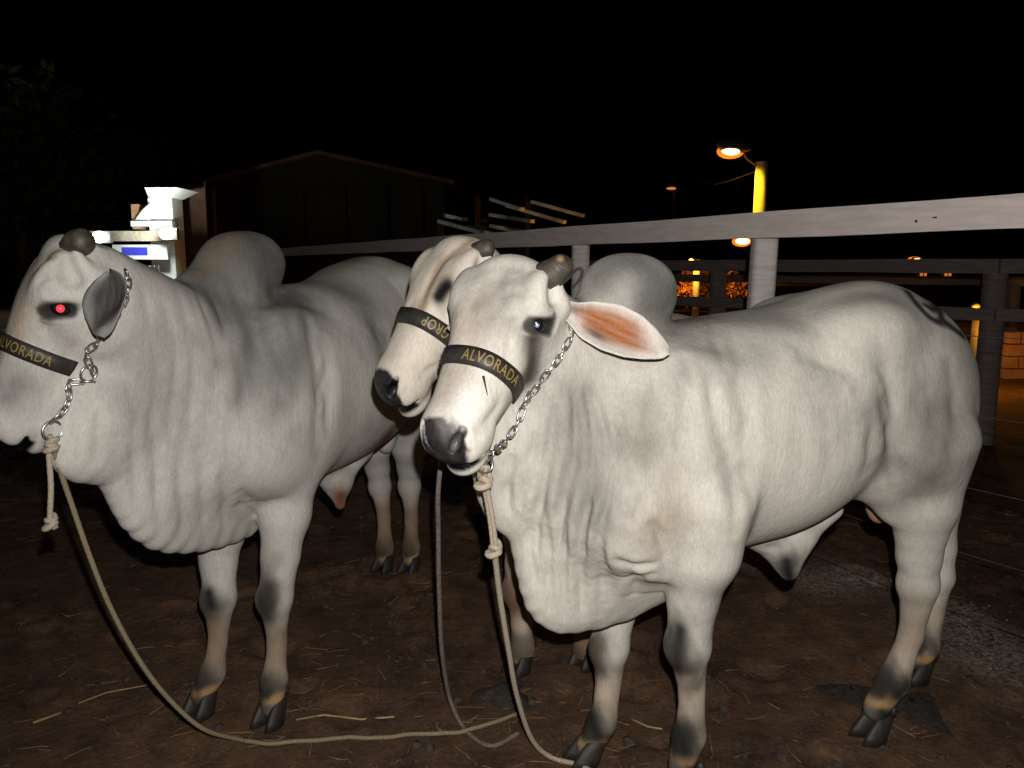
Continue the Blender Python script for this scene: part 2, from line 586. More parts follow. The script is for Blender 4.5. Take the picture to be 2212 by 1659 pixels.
def sculpt(spec):
    fr = spec['frame']
    f = Field(spec['lo'], spec['hi'], spec['step'], spec.get('fine'), spec.get('fstep'))
    I3 = np.eye(3)
    zs = spec.get('zs', 0.0)
    # barrel
    st = [(x, t + zs, b + spec.get('zb', 0.0), w) for x, t, b, w in spec['torso']]
    f.loft(st, (0, 0, 0), I3, 0.03, 2.25)
    sx = spec.get('sx', 0.0)
    for sd in (-1, 1):
        # haunch, hook bone, shoulder blade, point of shoulder
        f.ell((-1.01 + sx, sd * 0.135, 0.98 + zs), (0.185, 0.122, 0.30), 0.10)
        f.ell((-0.78 + sx, sd * 0.185, 1.27 + zs), (0.10, 0.06, 0.06), 0.10)
        f.ell((-1.13 + sx, sd * 0.085, 1.14 + zs), (0.07, 0.06, 0.08), 0.08)
        f.ell((0.02, sd * 0.185, 0.95 + zs), (0.17, 0.075, 0.28), 0.10)
        f.ell((0.16, sd * 0.145, 0.85 + zs), (0.11, 0.075, 0.12), 0.10)
    for c, r in spec['hump']:
        f.ell(c, r, 0.05)
    # head frame
    hd = spec['head']
    poll, muz = fr.loc(hd['poll']), fr.loc(hd['muzzle'])
    hx = unit(muz - poll)
    nh = fr.R.T @ np.asarray(hd['n'], float)
    hz = unit(nh - hx * (nh @ hx))
    hy = np.cross(hz, hx)
    k = float(np.linalg.norm(muz - poll)) / 0.49
    H = np.stack([hx, hy, hz], 1)
    def h(x, y, z): return poll + H @ (np.array([x, y, z]) * k)
    spec['h'], spec['H'], spec['hk'] = h, H, k
    # neck: crest, middle, throat
    for a, b, ra, rb in spec['neck']:
        f.cone(a, h(*b), ra, rb, 0.08)
    # dewlap sheet
    ed, rt = [spline(list(q), 2) for q in spec['dewlap']]
    dt = spec.get('dth', 0.022)
    f.sheet(ed, rt, dt, spec.get('drt', 0.06), 0.06)
    # legs
    for pts, rad in spec['legs']:
        f.chain(pts, rad, 0.022)
    for pts, rad in spec['legs']:
        bk = np.array([-0.030, 0, 0])
        f.cone(pts[-4] + bk, pts[-2] + bk * 0.9, 0.020, 0.020, 0.018)
        f.ell(pts[-4] + np.array([0.018, 0, 0.0]), (0.045, 0.052, 0.055), 0.02)
    for a, b, ra, rb, kk in spec.get('cones', []):
        f.cone(a, b, ra, rb, kk)
    for c, r, kk in spec.get('ells', []):
        f.ell(c, r, kk)
    # skull
    f.loft([(x * k, t * k, b * k, w * k) for x, t, b, w in HEAD], poll, H, 0.025, 2.6, 0.28)
    def HE(c, r, kk=0.03, mode='add', rot=None):
        R = H if rot is None else H @ np.array(rot.to_matrix() if hasattr(rot, 'to_matrix') else rot)
        f.ell(h(*c), np.array(r) * k, kk * k, mode, R)
    HE((0.015, 0, -0.015), (0.045, 0.085, 0.045), 0.03)
    rot = lambda ax, deg: np.array(Matrix.Rotation(math.radians(deg), 3, ax))
    for sd in (-1, 1):
        HE((0.080, sd * 0.100, -0.006), (0.060, 0.024, 0.028), 0.035, rot=rot('Z', -10 * sd))     # brow
        HE((0.12, sd * 0.074, -0.125), (0.090, 0.034, 0.080), 0.04)                               # cheek
        HE((0.24, sd * 0.066, -0.075), (0.085, 0.018, 0.018), 0.03, rot=rot('Z', -14 * sd))       # facial crest
        HE((0.425, sd * 0.050, -0.085), (0.050, 0.030, 0.045), 0.03)                              # lip pad
        HE((0.055, sd * 0.112, -0.085), (0.032, 0.035, 0.034), 0.03)                                # ear base
        HE((0.138, sd * 0.136, -0.044), (0.038, 0.020, 0.0215), 0.014, 'sub', rot('Y', -62))     # socket
        HE((0.045, sd * 0.128, -0.035), (0.034, 0.012, 0.024), 0.03, 'sub')                       # temple hollow
        HE((0.110, sd * 0.120, -0.046), (0.046, 0.013, 0.010), 0.014, rot=rot('Y', -62))          # upper lid
        HE((0.166, sd * 0.112, -0.050), (0.036, 0.010, 0.007), 0.012, rot=rot('Y', -62))          # lower lid
        HE((0.030, sd * 0.122, -0.050), (0.045, 0.012, 0.014), 0.02, rot=rot('Y', 50))            # temple ridge
    HE((0.425, 0, -0.05), (0.05, 0.066, 0.045), 0.03)
    HE((0.445, 0, -0.060), (0.042, 0.050, 0.050), 0.02)
    HE((0.440, 0, -0.142), (0.058, 0.054, 0.034), 0.018)
    # mouth, nostrils
    HE((0.505, 0, -0.1125), (0.085, 0.095, 0.0080), 0.008, 'sub', rot('Y', 4))
    for sd in (-1, 1):
        HE((0.462, sd * 0.036, -0.042), (0.026, 0.0125, 0.022), 0.007, 'sub', rot('X', sd * -38) @ rot('Y', 30))
        HE((0.446, sd * 0.052, -0.024), (0.018, 0.008, 0.013), 0.008, 'sub', rot('X', sd * -50))
    V, Fq = f.skin()
    V = relax(V, Fq, 2, 0.4)
    V = fr.wor(V)
    sk = Skin(V, Fq, spec['base'])
    sk.mid = spec.get('mid', 2.3)
    sk.bvh()
    spec['hw'] = lambda x, y, z: fr.wor(h(x, y, z))
    spec['HW'] = fr.R @ H
    return sk

GREY = (0.20, 0.195, 0.185)
DARK = (0.045, 0.043, 0.042)
BLACK = (0.016, 0.015, 0.016)
TAN = (0.42, 0.27, 0.13)
RUST = (0.40, 0.16, 0.06)
ASH = (0.19, 0.187, 0.178)
BROWN = (0.20, 0.16, 0.12)

def face_pigment(sk, spec):
    hw, k = spec['hw'], spec['hk']
    for sd in (-1, 1):
        L = np.array([hw(0.134, sd * 0.130, -0.060), hw(0.141, sd * 0.126, -0.046), hw(0.150, sd * 0.125, -0.030), hw(0.160, sd * 0.122, -0.014)])
        hyw = spec['HW'][:, 1] * sd
        L = np.array([np.array(sk.tree.ray_cast(Vector(q + hyw * 0.12), Vector(-hyw))[0] or q) for q in L])
        sk.paint(L, 0.040 * k, (0.30, 0.26, 0.23), 0.30, 1.0)
        sk.paint(L, 0.015 * k, (0.012, 0.011, 0.010), 1.0, 3.0)
        sk.paint(L[:3], 0.0235 * k, (0.006, 0.006, 0.006), 1.0, 3.5)
    # nose leather and lips; nostril hollows blackened as painted shade
    q = (sk.V - spec['hw'](0, 0, 0)) @ spec['HW'] / k
    x, y, z = q.T
    wn_ = sk.wob(70.0, 12) * 0.006
    ay = np.abs(y)
    arch = 0.424 + 0.22 * np.clip(ay - 0.03, 0, 1) - 0.25 * np.clip(0.02 - ay, 0, 1)
    side = 0.064 - 0.28 * np.clip(-z - 0.055, 0, 0.09)
    m = np.clip((x - arch + wn_) / 0.010, 0, 1) * np.clip((side - ay + wn_) / 0.007, 0, 1) * np.clip((z + 0.116) / 0.006, 0, 1) * (z < 0.03)
    lip = np.clip(1.8 - np.abs(z + 0.120 - (x - 0.49) * 0.07) / 0.009, 0, 1) * np.clip((x - 0.425) / 0.02, 0, 1) * (x < 0.56) * np.clip((0.058 - ay) / 0.008, 0, 1)
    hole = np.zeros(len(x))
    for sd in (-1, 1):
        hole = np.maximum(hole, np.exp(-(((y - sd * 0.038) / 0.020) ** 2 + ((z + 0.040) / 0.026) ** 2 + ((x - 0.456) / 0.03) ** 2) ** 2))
    m = np.clip(np.maximum(m, lip), 0, 1)
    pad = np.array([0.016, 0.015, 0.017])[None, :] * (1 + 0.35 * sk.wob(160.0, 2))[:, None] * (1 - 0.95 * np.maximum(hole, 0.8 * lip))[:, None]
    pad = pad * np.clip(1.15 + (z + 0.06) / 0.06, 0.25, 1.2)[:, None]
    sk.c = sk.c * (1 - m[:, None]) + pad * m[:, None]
    sk.wet = np.maximum(sk.wet, m)

def leg_pigment(sk, fr, pts, knee=True):
    """dark knees, dark pasterns with a tan band above the hoof (pts: local joints, top to hoof)"""
    w = [fr.wor(p) for p in pts]
    if knee:
        kn = w[-4]
        sk.paint([kn + fr.f * 0.05 + [0, 0, 0.01], kn + fr.f * 0.045 - [0, 0, 0.05]], 0.048, DARK, 0.95, 1.3)
        sk.paint([kn + fr.f * 0.04 - [0, 0, 0.10]], 0.05, BROWN, 0.5)
    fe, pa = w[-2], w[-1]
    sk.paint([w[-3], fe], 0.080, (0.44, 0.30, 0.175), 0.55)
    sk.paint([fe + fr.f * 0.035 + [0, 0, 0.01], fe + fr.f * 0.045 - [0, 0, 0.02]], 0.060, DARK, 1.0, 1.6)
    sk.paint([pa - fr.l * 0.03, pa + fr.l * 0.03, pa - fr.f * 0.05], 0.060, (0.03, 0.026, 0.023), 1.0, 1.6)
    mid = fe * 0.42 + pa * 0.58
    rg = [mid + fr.f * (0.045 * math.cos(t) + 0.015) + fr.l * 0.045 * math.sin(t) for t in np.linspace(-2.0, 2.0, 9)]
    sk.paint(rg, 0.019, (0.46, 0.29, 0.14), 1.0, 1.6)

# ---- the bull in front, seen from its left side
fr1 = Frame((0.35, 2.10), math.radians(201))
S1 = fr1.S
def L1(*a): return [S1(*p) for p in a]
spec1 = dict(frame=fr1, lo=(-1.42, -0.36, 0.03), hi=(0.86, 0.50, 1.62), step=0.0085, fine=((0.20, -0.12, 0.92), (0.84, 0.42, 1.60)), fstep=0.0048,
    base=(0.56, 0.535, 0.488), mid=2.2,
    torso=[(0.36, 1.10, 0.92, 0.08), (0.26, 1.19, 0.76, 0.15), (0.13, 1.24, 0.66, 0.215), (0.0, 1.285, 0.64, 0.255), (-0.2, 1.31, 0.665, 0.280), (-0.43, 1.335, 0.695, 0.285), (-0.62, 1.385, 0.775, 0.262),
           (-0.77, 1.400, 0.87, 0.235), (-0.90, 1.345, 0.90, 0.205), (-1.00, 1.25, 0.90, 0.165), (-1.07, 1.12, 0.94, 0.10)],
    sx=0.195,
    hump=[((0.065, 0, 1.385), (0.120, 0.086, 0.093)), ((0.0, 0, 1.375), (0.078, 0.070, 0.078)), ((0.10, 0, 1.29), (0.11, 0.09, 0.09))],
    head=dict(poll=W(1101, 570, 1.84), muzzle=W(926, 957, 1.60), n=(-0.45, -0.72, 0.5)),
    neck=[((0.08, 0, 1.13), (0.05, 0, -0.105), 0.13, 0.080), ((0.16, 0, 1.02), (0.10, 0, -0.13), 0.185, 0.100), ((0.20, 0, 0.90), (0.15, 0, -0.17), 0.15, 0.060)],
    dewlap=(L1((1052, 985), (1064, 1075), (1090, 1120), (1125, 1150), (1142, 1230), (1160, 1300), (1195, 1335), (1240, 1340), (1340, 1315), (1420, 1255)),
            L1((1120, 880), (1150, 950), (1200, 1020), (1240, 1060), (1260, 1100), (1290, 1130), (1320, 1150), (1350, 1160), (1400, 1170), (1440, 1180))),
    dth=0.026, drt=0.125,
    legs=[(L1((1525, 1080, 0.20), (1512, 1190, 0.185), (1497, 1290, 0.16), (1487, 1395, 0.145), (1490, 1500, 0.13), (1488, 1590, 0.125), (1472, 1650, 0.125)), (0.122, 0.100, 0.064, 0.056, 0.026, 0.041, 0.037)),
          (L1((1380, 1150, -0.17), (1350, 1230, -0.16), (1330, 1310, -0.14), (1318, 1400, -0.125), (1306, 1500, -0.115), (1298, 1565, -0.11), (1272, 1612, -0.108)), (0.117, 0.092, 0.060, 0.052, 0.026, 0.041, 0.037)),
          (L1((2000, 950, 0.17), (1994, 1080, 0.16), (1985, 1200, 0.13), (1985, 1262, 0.12), (1968, 1370, 0.11), (1930, 1470, 0.105), (1892, 1530, 0.10)), (0.140, 0.096, 0.060, 0.054, 0.032, 0.043, 0.039)),
          (L1((2010, 960, -0.15), (2014, 1090, -0.14), (2026, 1180, -0.13), (2028, 1245, -0.12), (2016, 1330, -0.118), (2000, 1395, -0.116), (1985, 1428, -0.116)), (0.13, 0.086, 0.056, 0.048, 0.027, 0.040, 0.037))],
    cones=[(S1(1915, 1020, 0.16), S1(1965, 980, 0.2), 0.06, 0.09, 0.08),     # stifle fold
           (S1(1630, 1145, 0.0), S1(1690, 1185, 0.0), 0.05, 0.05, 0.04), (S1(1690, 1185, 0.0), S1(1704, 1238, 0.0), 0.050, 0.022, 0.03), (S1(1720, 1160, 0.0), S1(1704, 1215, 0.0), 0.05, 0.03, 0.04),
           (S1(1720, 1155, 0.0), S1(1800, 1100, 0.0), 0.045, 0.03, 0.04), (S1(1640, 1150, 0.0), S1(1590, 1150, 0.0), 0.03, 0.02, 0.04),
           ((-1.08, 0, 1.20), (-1.16, -0.03, 0.95), 0.030, 0.024, 0.03), ((-1.16, -0.03, 0.95), (-1.15, -0.05, 0.66), 0.024, 0.018, 0.02)],
    ells=[(S1(1902, 1075, -0.04), (0.05, 0.045, 0.085), 0.02)])
sk1 = sculpt(spec1)
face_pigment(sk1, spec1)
for i, (p, r) in enumerate(spec1['legs']):
    leg_pigment(sk1, fr1, p, i < 2)

# ---- the bull on the left, coming half towards the camera
fr2 = Frame((-0.855, 2.53), math.atan2(-0.945, -0.325))
S2 = fr2.S
def K2(*a): return [fr2.loc(W(*p)) for p in a]
spec2 = dict(frame=fr2, lo=(-1.50, -0.40, 0.03), hi=(1.20, 0.50, 1.68), step=0.009, fine=((0.35, -0.30, 0.95), (1.18, 0.32, 1.62)), fstep=0.0055,
    base=(0.50, 0.485, 0.455), mid=2.3, zs=0.075, zb=0.03, sx=-0.05,
    torso=[(0.38, 1.08, 0.92, 0.08), (0.28, 1.17, 0.76, 0.15), (0.15, 1.22, 0.68, 0.22), (0.0, 1.27, 0.655, 0.27), (-0.2, 1.30, 0.665, 0.295), (-0.48, 1.32, 0.67, 0.305), (-0.70, 1.385, 0.69, 0.285),
           (-0.87, 1.405, 0.74, 0.255), (-1.02, 1.345, 0.80, 0.225), (-1.15, 1.26, 0.86, 0.185), (-1.24, 1.12, 0.90, 0.12)],
    hump=[((0.0, 0, 1.445), (0.155, 0.098, 0.105)), ((-0.085, 0, 1.455), (0.10, 0.082, 0.085)), ((0.10, 0, 1.36), (0.16, 0.10, 0.10))],
    head=dict(poll=W(132, 528, 1.93), muzzle=W(-70, 930, 1.82), n=(-0.80, -0.58, 0.3)),
    neck=[((0.10, 0, 1.17), (0.05, 0, -0.11), 0.15, 0.082), ((0.20, 0, 1.08), (0.10, 0, -0.13), 0.205, 0.110), ((0.26, 0, 0.95), (0.15, 0, -0.17), 0.17, 0.070)],
    dewlap=([S2(*p) for p in ((132, 925), (142, 985), (172, 1012), (232, 1022), (262, 1072), (286, 1118), (335, 1160), (400, 1170), (470, 1160), (530, 1138), (562, 1105))],
            [S2(*p) for p in ((200, 850), (230, 880), (260, 900), (300, 920), (330, 950), (360, 980), (390, 1000), (430, 1010), (470, 1010), (520, 1010), (560, 1010))]),
    dth=0.030, drt=0.095,
    legs=[(K2((620, 1000, 2.50), (615, 1110, 2.47), (606, 1200, 2.45), (595, 1292, 2.43), (597, 1390, 2.42), (592, 1470, 2.40), (586, 1522, 2.375)), (0.107, 0.080, 0.058, 0.052, 0.026, 0.040, 0.036)),
          (K2((480, 1060, 2.56), (474, 1150, 2.55), (472, 1210, 2.53), (474, 1292, 2.50), (470, 1390, 2.48), (458, 1455, 2.46), (436, 1502, 2.43)), (0.107, 0.080, 0.058, 0.052, 0.026, 0.040, 0.036)),
          (K2((880, 880, 3.68), (884, 960, 3.70), (884, 1010, 3.74), (886, 1050, 3.76), (888, 1120, 3.72), (888, 1185, 3.67), (886, 1212, 3.64)), (0.15, 0.086, 0.056, 0.049, 0.028, 0.041, 0.037)),
          (K2((800, 900, 3.72), (805, 960, 3.72), (815, 1010, 3.76), (822, 1050, 3.78), (829, 1120, 3.74), (831, 1185, 3.69), (829, 1210, 3.66)), (0.15, 0.086, 0.056, 0.049, 0.028, 0.041, 0.037))],
    cones=[(fr2.loc(W(690, 1010, 2.9)), fr2.loc(W(728, 1045, 2.95)), 0.05, 0.045, 0.05), (fr2.loc(W(728, 1045, 2.95)), fr2.loc(W(735, 1090, 2.95)), 0.045, 0.02, 0.03),
           (fr2.loc(W(735, 1040, 2.95)), fr2.loc(W(790, 980, 3.1)), 0.03, 0.02, 0.05)],
    ells=[(fr2.loc(W(833, 940, 3.55)), (0.05, 0.05, 0.085), 0.03)])
sk2 = sculpt(spec2)
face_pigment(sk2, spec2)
for i, (p, r) in enumerate(spec2['legs']):
    leg_pigment(sk2, fr2, p, i < 2)

# ---- the bull hidden behind the front one: only its head and forelegs show
fr3 = Frame((0.22, 2.86), math.atan2(-0.80, -0.60))
S3 = fr3.S
def K3(*a): return [fr3.loc(W(*p)) for p in a]
spec3 = dict(frame=fr3, lo=(-1.50, -0.42, 0.03), hi=(1.20, 0.42, 1.66), step=0.011, fine=((0.42, -0.28, 1.02), (1.16, 0.30, 1.60)), fstep=0.0055,
    base=(0.55, 0.50, 0.435), mid=2.3, zs=-0.16, zb=0.0,
    torso=spec1['torso'],
    hump=[((0.05, 0, 1.18), (0.13, 0.085, 0.09))],
    head=dict(poll=W(987, 528, 2.06), muzzle=W(800, 840, 1.90), n=(-0.68, -0.60, 0.42)),
    neck=[((0.12, 0, 1.10), (0.03, 0, -0.085), 0.13, 0.080), ((0.20, 0, 0.98), (0.10, 0, -0.13), 0.18, 0.10), ((0.28, 0, 0.85), (0.15, 0, -0.16), 0.14, 0.06)],
    dewlap=([np.array(q) for q in ((0.52, 0, 0.98), (0.45, 0, 0.80), (0.36, 0, 0.64), (0.25, 0, 0.56), (0.05, 0, 0.56))], [np.array(q) for q in ((0.3, 0, 1.0), (0.3, 0, 0.9), (0.25, 0, 0.8), (0.2, 0, 0.75), (0.05, 0, 0.7))]),
    dth=0.022,
    legs=[(K3((1290, 1100, 2.80), (1280, 1180, 2.79), (1272, 1240, 2.78), (1266, 1300, 2.77), (1264, 1360, 2.76), (1263, 1410, 2.75), (1264, 1432, 2.74)), (0.11, 0.08, 0.062, 0.055, 0.036, 0.044, 0.040)),
          (K3((1150, 1060, 2.78), (1135, 1150, 2.77), (1126, 1220, 2.76), (1120, 1275, 2.75), (1126, 1345, 2.735), (1128, 1400, 2.72), (1124, 1432, 2.71)), (0.11, 0.08, 0.056, 0.050, 0.034, 0.042, 0.040)),
          (K3((1500, 960, 3.76), (1500, 1010, 3.78), (1500, 1050, 3.82), (1502, 1080, 3.84), (1505, 1140, 3.80), (1505, 1190, 3.76), (1505, 1212, 3.73)), (0.15, 0.086, 0.056, 0.049, 0.028, 0.041, 0.037)),
          (K3((1470, 960, 3.86), (1470, 1010, 3.86), (1472, 1050, 3.90), (1473, 1080, 3.92), (1474, 1140, 3.88), (1474, 1190, 3.84), (1473, 1208, 3.81)), (0.15, 0.086, 0.056, 0.049, 0.028, 0.041, 0.037))])
sk3 = sculpt(spec3)
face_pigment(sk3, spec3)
for i, (p, r) in enumerate(spec3['legs']):
    leg_pigment(sk3, fr3, p, i < 2)
# ---- pigment, painted sodium glow and folds of each hide
def pigment_and_glow(sk, rows):
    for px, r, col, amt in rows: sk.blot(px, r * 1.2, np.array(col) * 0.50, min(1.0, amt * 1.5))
def folds(sk, rows):
    for px, w, d in rows: sk.crease(px, w * 1.45, d * 1.05, d * 0.15)
def folds2(sk, rows):
    for px, w, d in rows: sk.crease(px, w * 1.5, d * 0.75, d * 0.1)
pigment_and_glow(sk1, [
    ([(1280, 640), (1340, 600), (1420, 640)], 0.12, (0.55, 0.54, 0.51), 0.45),
    ([(1300, 600), (1345, 568), (1410, 590), (1445, 640)], 0.050, ASH, 0.50),
    ([(1405, 640), (1440, 680), (1490, 690)], 0.05, ASH, 0.40),
    ([(1400, 880), (1405, 950)], 0.055, BROWN, 0.30), ([(1385, 980)], 0.05, BROWN, 0.22),
    ([(1250, 860), (1265, 1000), (1290, 1090)], 0.07, (0.38, 0.36, 0.34), 0.50),
    ([(1500, 690), (1580, 690), (1680, 690)], 0.06, (0.36, 0.34, 0.32), 0.45),
    ([(1540, 760), (1640, 770)], 0.05, (0.36, 0.34, 0.33), 0.30),
    ([(2035, 900), (2045, 980), (2020, 1030)], 0.060, BROWN, 0.42), ([(2030, 940)], 0.14, (0.42, 0.41, 0.38), 0.45),
    ([(1960, 640), (2050, 700), (2090, 800)], 0.08, (0.40, 0.38, 0.35), 0.35),
    ([(1900, 880), (1910, 1000)], 0.04, (0.42, 0.40, 0.36), 0.4),
    ([(1060, 640), (1110, 600)], 0.040, (0.52, 0.48, 0.45), 0.40), ([(1010, 700)], 0.05, (0.85, 0.68, 0.54), 0.40), ([(990, 600)], 0.03, (0.60, 0.57, 0.54), 0.3), ([(1030, 660)], 0.02, (0.5, 0.47, 0.44), 0.3), ([(1100, 700)], 0.02, (0.5, 0.46, 0.43), 0.35), ([(960, 850), (975, 800)], 0.03, (0.85, 0.68, 0.54), 0.4),
    ([(1100, 660), (1060, 700)], 0.03, (0.40, 0.38, 0.37), 0.3),
    ([(1150, 735), (1148, 790), (1140, 820)], 0.024, (0.14, 0.12, 0.10), 0.70),
    ([(1000, 870), (1020, 890)], 0.035, (1.35, 1.32, 1.28), 0.5),
    ([(1470, 1360), (1466, 1400), (1466, 1440)], 0.030, DARK, 0.92), ([(1500, 1440), (1500, 1480)], 0.03, BROWN, 0.5),
    ([(1475, 1590), (1480, 1620)], 0.045, DARK, 0.9), ([(1290, 1400), (1285, 1440)], 0.030, BROWN, 0.6),
    ([(1277, 1550), (1290, 1590)], 0.030, DARK, 0.9), ([(1960, 1480), (1940, 1500)], 0.03, DARK, 0.6),
    ([(1440, 1120), (1420, 1150)], 0.05, (0.55, 0.42, 0.27), 0.35), ([(1560, 1280), (1545, 1340)], 0.05, (0.50, 0.47, 0.44), 0.4),
    ([(1700, 1215), (1706, 1255)], 0.030, DARK, 0.8), 
    ([(1975, 1300), (1965, 1370)], 0.05, (0.52, 0.42, 0.31), 0.45)])
for st in ([(1960, 629), (1987, 664), (2012, 688), (2032, 694), (2030, 672), (2013, 646)], [(2046, 699), (2064, 713), (2081, 726)]):
    sk1.blot(st, 0.0150, BLACK, 0.95, 1.6)
for px, w, d in (([(1590, 790), (1612, 900), (1612, 1010), (1598, 1130)], 0.036, 0.015), ([(1720, 752), (1790, 785), (1840, 830)], 0.048, 0.014), ([(1890, 700), (1925, 830), (1938, 980)], 0.034, 0.014),
                 ([(1440, 740), (1410, 880), (1385, 1040)], 0.032, 0.010), ([(2050, 760), (2065, 900), (2050, 1040)], 0.03, 0.010), ([(1500, 720), (1480, 860), (1470, 1000)], 0.03, 0.007),
                 ([(1660, 800), (1670, 950), (1650, 1080)], 0.022, 0.002), ([(1720, 860), (1730, 980), (1715, 1080)], 0.022, 0.002), ([(1780, 880), (1790, 980), (1775, 1070)], 0.022, 0.002)):
    sk1.crease(px, w, d, d * 0.1)
for px, w, d in (([(700, 720), (712, 840), (705, 960)], 0.034, 0.012), ([(560, 700), (540, 820), (520, 950)], 0.034, 0.010), ([(790, 660), (830, 740), (850, 840)], 0.05, 0.012)):
    sk2.crease(px, w, d, d * 0.1)
folds(sk1, [
    ([(1232, 820), (1245, 900), (1240, 1000), (1215, 1100), (1205, 1200), (1200, 1340)], 0.0105, 0.016),
    ([(1262, 830), (1282, 930), (1275, 1050), (1250, 1180), (1238, 1345)], 0.0105, 0.017),
    ([(1305, 850), (1325, 950), (1312, 1080), (1285, 1200), (1278, 1340)], 0.0115, 0.015),
    ([(1200, 870), (1190, 960), (1172, 1060), (1160, 1150), (1170, 1310)], 0.0105, 0.015),
    ([(1160, 930), (1140, 1020), (1120, 1100)], 0.009, 0.011), ([(1110, 980), (1095, 1060), (1100, 1115)], 0.009, 0.012),
    ([(1180, 1100), (1185, 1200), (1186, 1330)], 0.008, 0.012), ([(1262, 1130), (1258, 1230), (1258, 1345)], 0.008, 0.013), ([(1222, 1130), (1220, 1230), (1218, 1345)], 0.008, 0.012),
    ([(1296, 1150), (1300, 1240), (1298, 1335)], 0.008, 0.012), ([(1140, 1120), (1146, 1200), (1155, 1270)], 0.008, 0.010),
    ([(1340, 800), (1356, 900), (1350, 1000), (1325, 1130)], 0.012, 0.006), ([(1290, 900), (1300, 1000), (1285, 1100)], 0.007, 0.005),
    ([(1220, 950), (1215, 1060), (1190, 1160)], 0.007, 0.005), ([(1240, 1200), (1255, 1250), (1260, 1320)], 0.008, 0.010),
    ([(1300, 1200), (1320, 1260), (1318, 1310)], 0.009, 0.010), ([(1340, 1215), (1370, 1250), (1372, 1290)], 0.010, 0.008),
    ([(1320, 1205), (1370, 1225), (1430, 1215)], 0.010, 0.010), ([(1310, 1245), (1370, 1250), (1425, 1235)], 0.009, 0.008),
    ([(1392, 1130), (1422, 1148), (1436, 1195), (1440, 1260)], 0.011, 0.012), ([(1330, 1060), (1342, 1110), (1370, 1120), (1392, 1075), (1398, 1030)], 0.010, 0.006),
    ([(1588, 1165), (1592, 1080), (1575, 980), (1545, 880), (1530, 780)], 0.018, 0.012), ([(1625, 1130), (1622, 1040), (1600, 960)], 0.014, 0.006),
    ([(1560, 700), (1590, 760), (1610, 840)], 0.012, 0.004), ([(1530, 690), (1550, 750), (1565, 800)], 0.010, 0.004),
    ([(1690, 732), (1760, 765), (1830, 800), (1875, 860)], 0.016, 0.007), ([(1885, 880), (1885, 960), (1870, 1030)], 0.020, 0.010),
    ([(1935, 1060), (1930, 980), (1910, 890), (1900, 820)], 0.018, 0.008), ([(2010, 860), (2020, 960), (2000, 1060)], 0.020, 0.006),
    ([(1250, 690), (1300, 668), (1380, 690), (1450, 668)], 0.016, 0.006), ([(1080, 700), (1110, 680), (1150, 672), (1175, 690)], 0.007, 0.005),
    ([(1088, 580), (1072, 630), (1078, 690)], 0.016, 0.008), ([(1040, 600), (1020, 660), (1015, 720)], 0.014, 0.005), ([(1120, 590), (1130, 640), (1120, 680)], 0.012, 0.006),
    ([(1070, 640), (1110, 630), (1150, 640)], 0.008, 0.004), ([(1040, 580), (1100, 575), (1150, 590)], 0.008, 0.004),
    ([(1095, 790), (1100, 740), (1108, 700)], 0.006, 0.003), ([(1020, 930), (1045, 920), (1070, 890), (1090, 850)], 0.010, 0.006),
    ([(1652, 1180), (1690, 1190), (1700, 1220)], 0.009, 0.008), ([(1940, 1240), (1990, 1230), (2030, 1245)], 0.012, 0.005)])
pigment_and_glow(sk2, [
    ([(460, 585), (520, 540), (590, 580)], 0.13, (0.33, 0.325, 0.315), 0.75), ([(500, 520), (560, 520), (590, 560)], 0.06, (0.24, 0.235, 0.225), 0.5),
    ([(430, 590), (470, 540), (500, 515)], 0.035, (0.42, 0.31, 0.22), 0.5),  # orange lamp light on the hump edge, painted into the coat
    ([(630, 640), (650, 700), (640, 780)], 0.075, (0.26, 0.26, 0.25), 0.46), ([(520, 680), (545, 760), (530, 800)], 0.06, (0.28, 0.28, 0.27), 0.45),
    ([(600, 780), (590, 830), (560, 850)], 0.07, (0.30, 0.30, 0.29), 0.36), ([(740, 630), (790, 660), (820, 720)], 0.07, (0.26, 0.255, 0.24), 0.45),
    ([(440, 620), (470, 680)], 0.05, (0.26, 0.26, 0.25), 0.5), ([(700, 590), (760, 560)], 0.06, (0.40, 0.27, 0.17), 0.4),  # second stroke: orange lamp light on the rump, painted in
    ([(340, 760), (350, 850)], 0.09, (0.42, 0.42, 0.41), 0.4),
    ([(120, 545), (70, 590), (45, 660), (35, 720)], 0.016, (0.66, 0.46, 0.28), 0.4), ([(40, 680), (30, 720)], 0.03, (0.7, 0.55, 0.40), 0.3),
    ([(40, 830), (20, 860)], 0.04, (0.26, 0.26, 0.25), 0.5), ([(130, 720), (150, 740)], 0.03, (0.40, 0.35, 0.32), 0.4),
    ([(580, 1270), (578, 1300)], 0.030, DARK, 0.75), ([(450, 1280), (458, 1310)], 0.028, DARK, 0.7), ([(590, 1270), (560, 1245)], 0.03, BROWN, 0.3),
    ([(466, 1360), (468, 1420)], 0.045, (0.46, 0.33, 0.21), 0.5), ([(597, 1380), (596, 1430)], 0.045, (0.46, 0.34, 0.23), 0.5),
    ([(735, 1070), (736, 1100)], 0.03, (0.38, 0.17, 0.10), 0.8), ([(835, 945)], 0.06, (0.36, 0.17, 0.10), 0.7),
    ([(830, 1110), (832, 1160)], 0.06, (0.46, 0.30, 0.18), 0.5), ([(888, 1110), (888, 1160)], 0.06, (0.46, 0.30, 0.18), 0.5)])  # orange light on the hind legs, painted into the coat
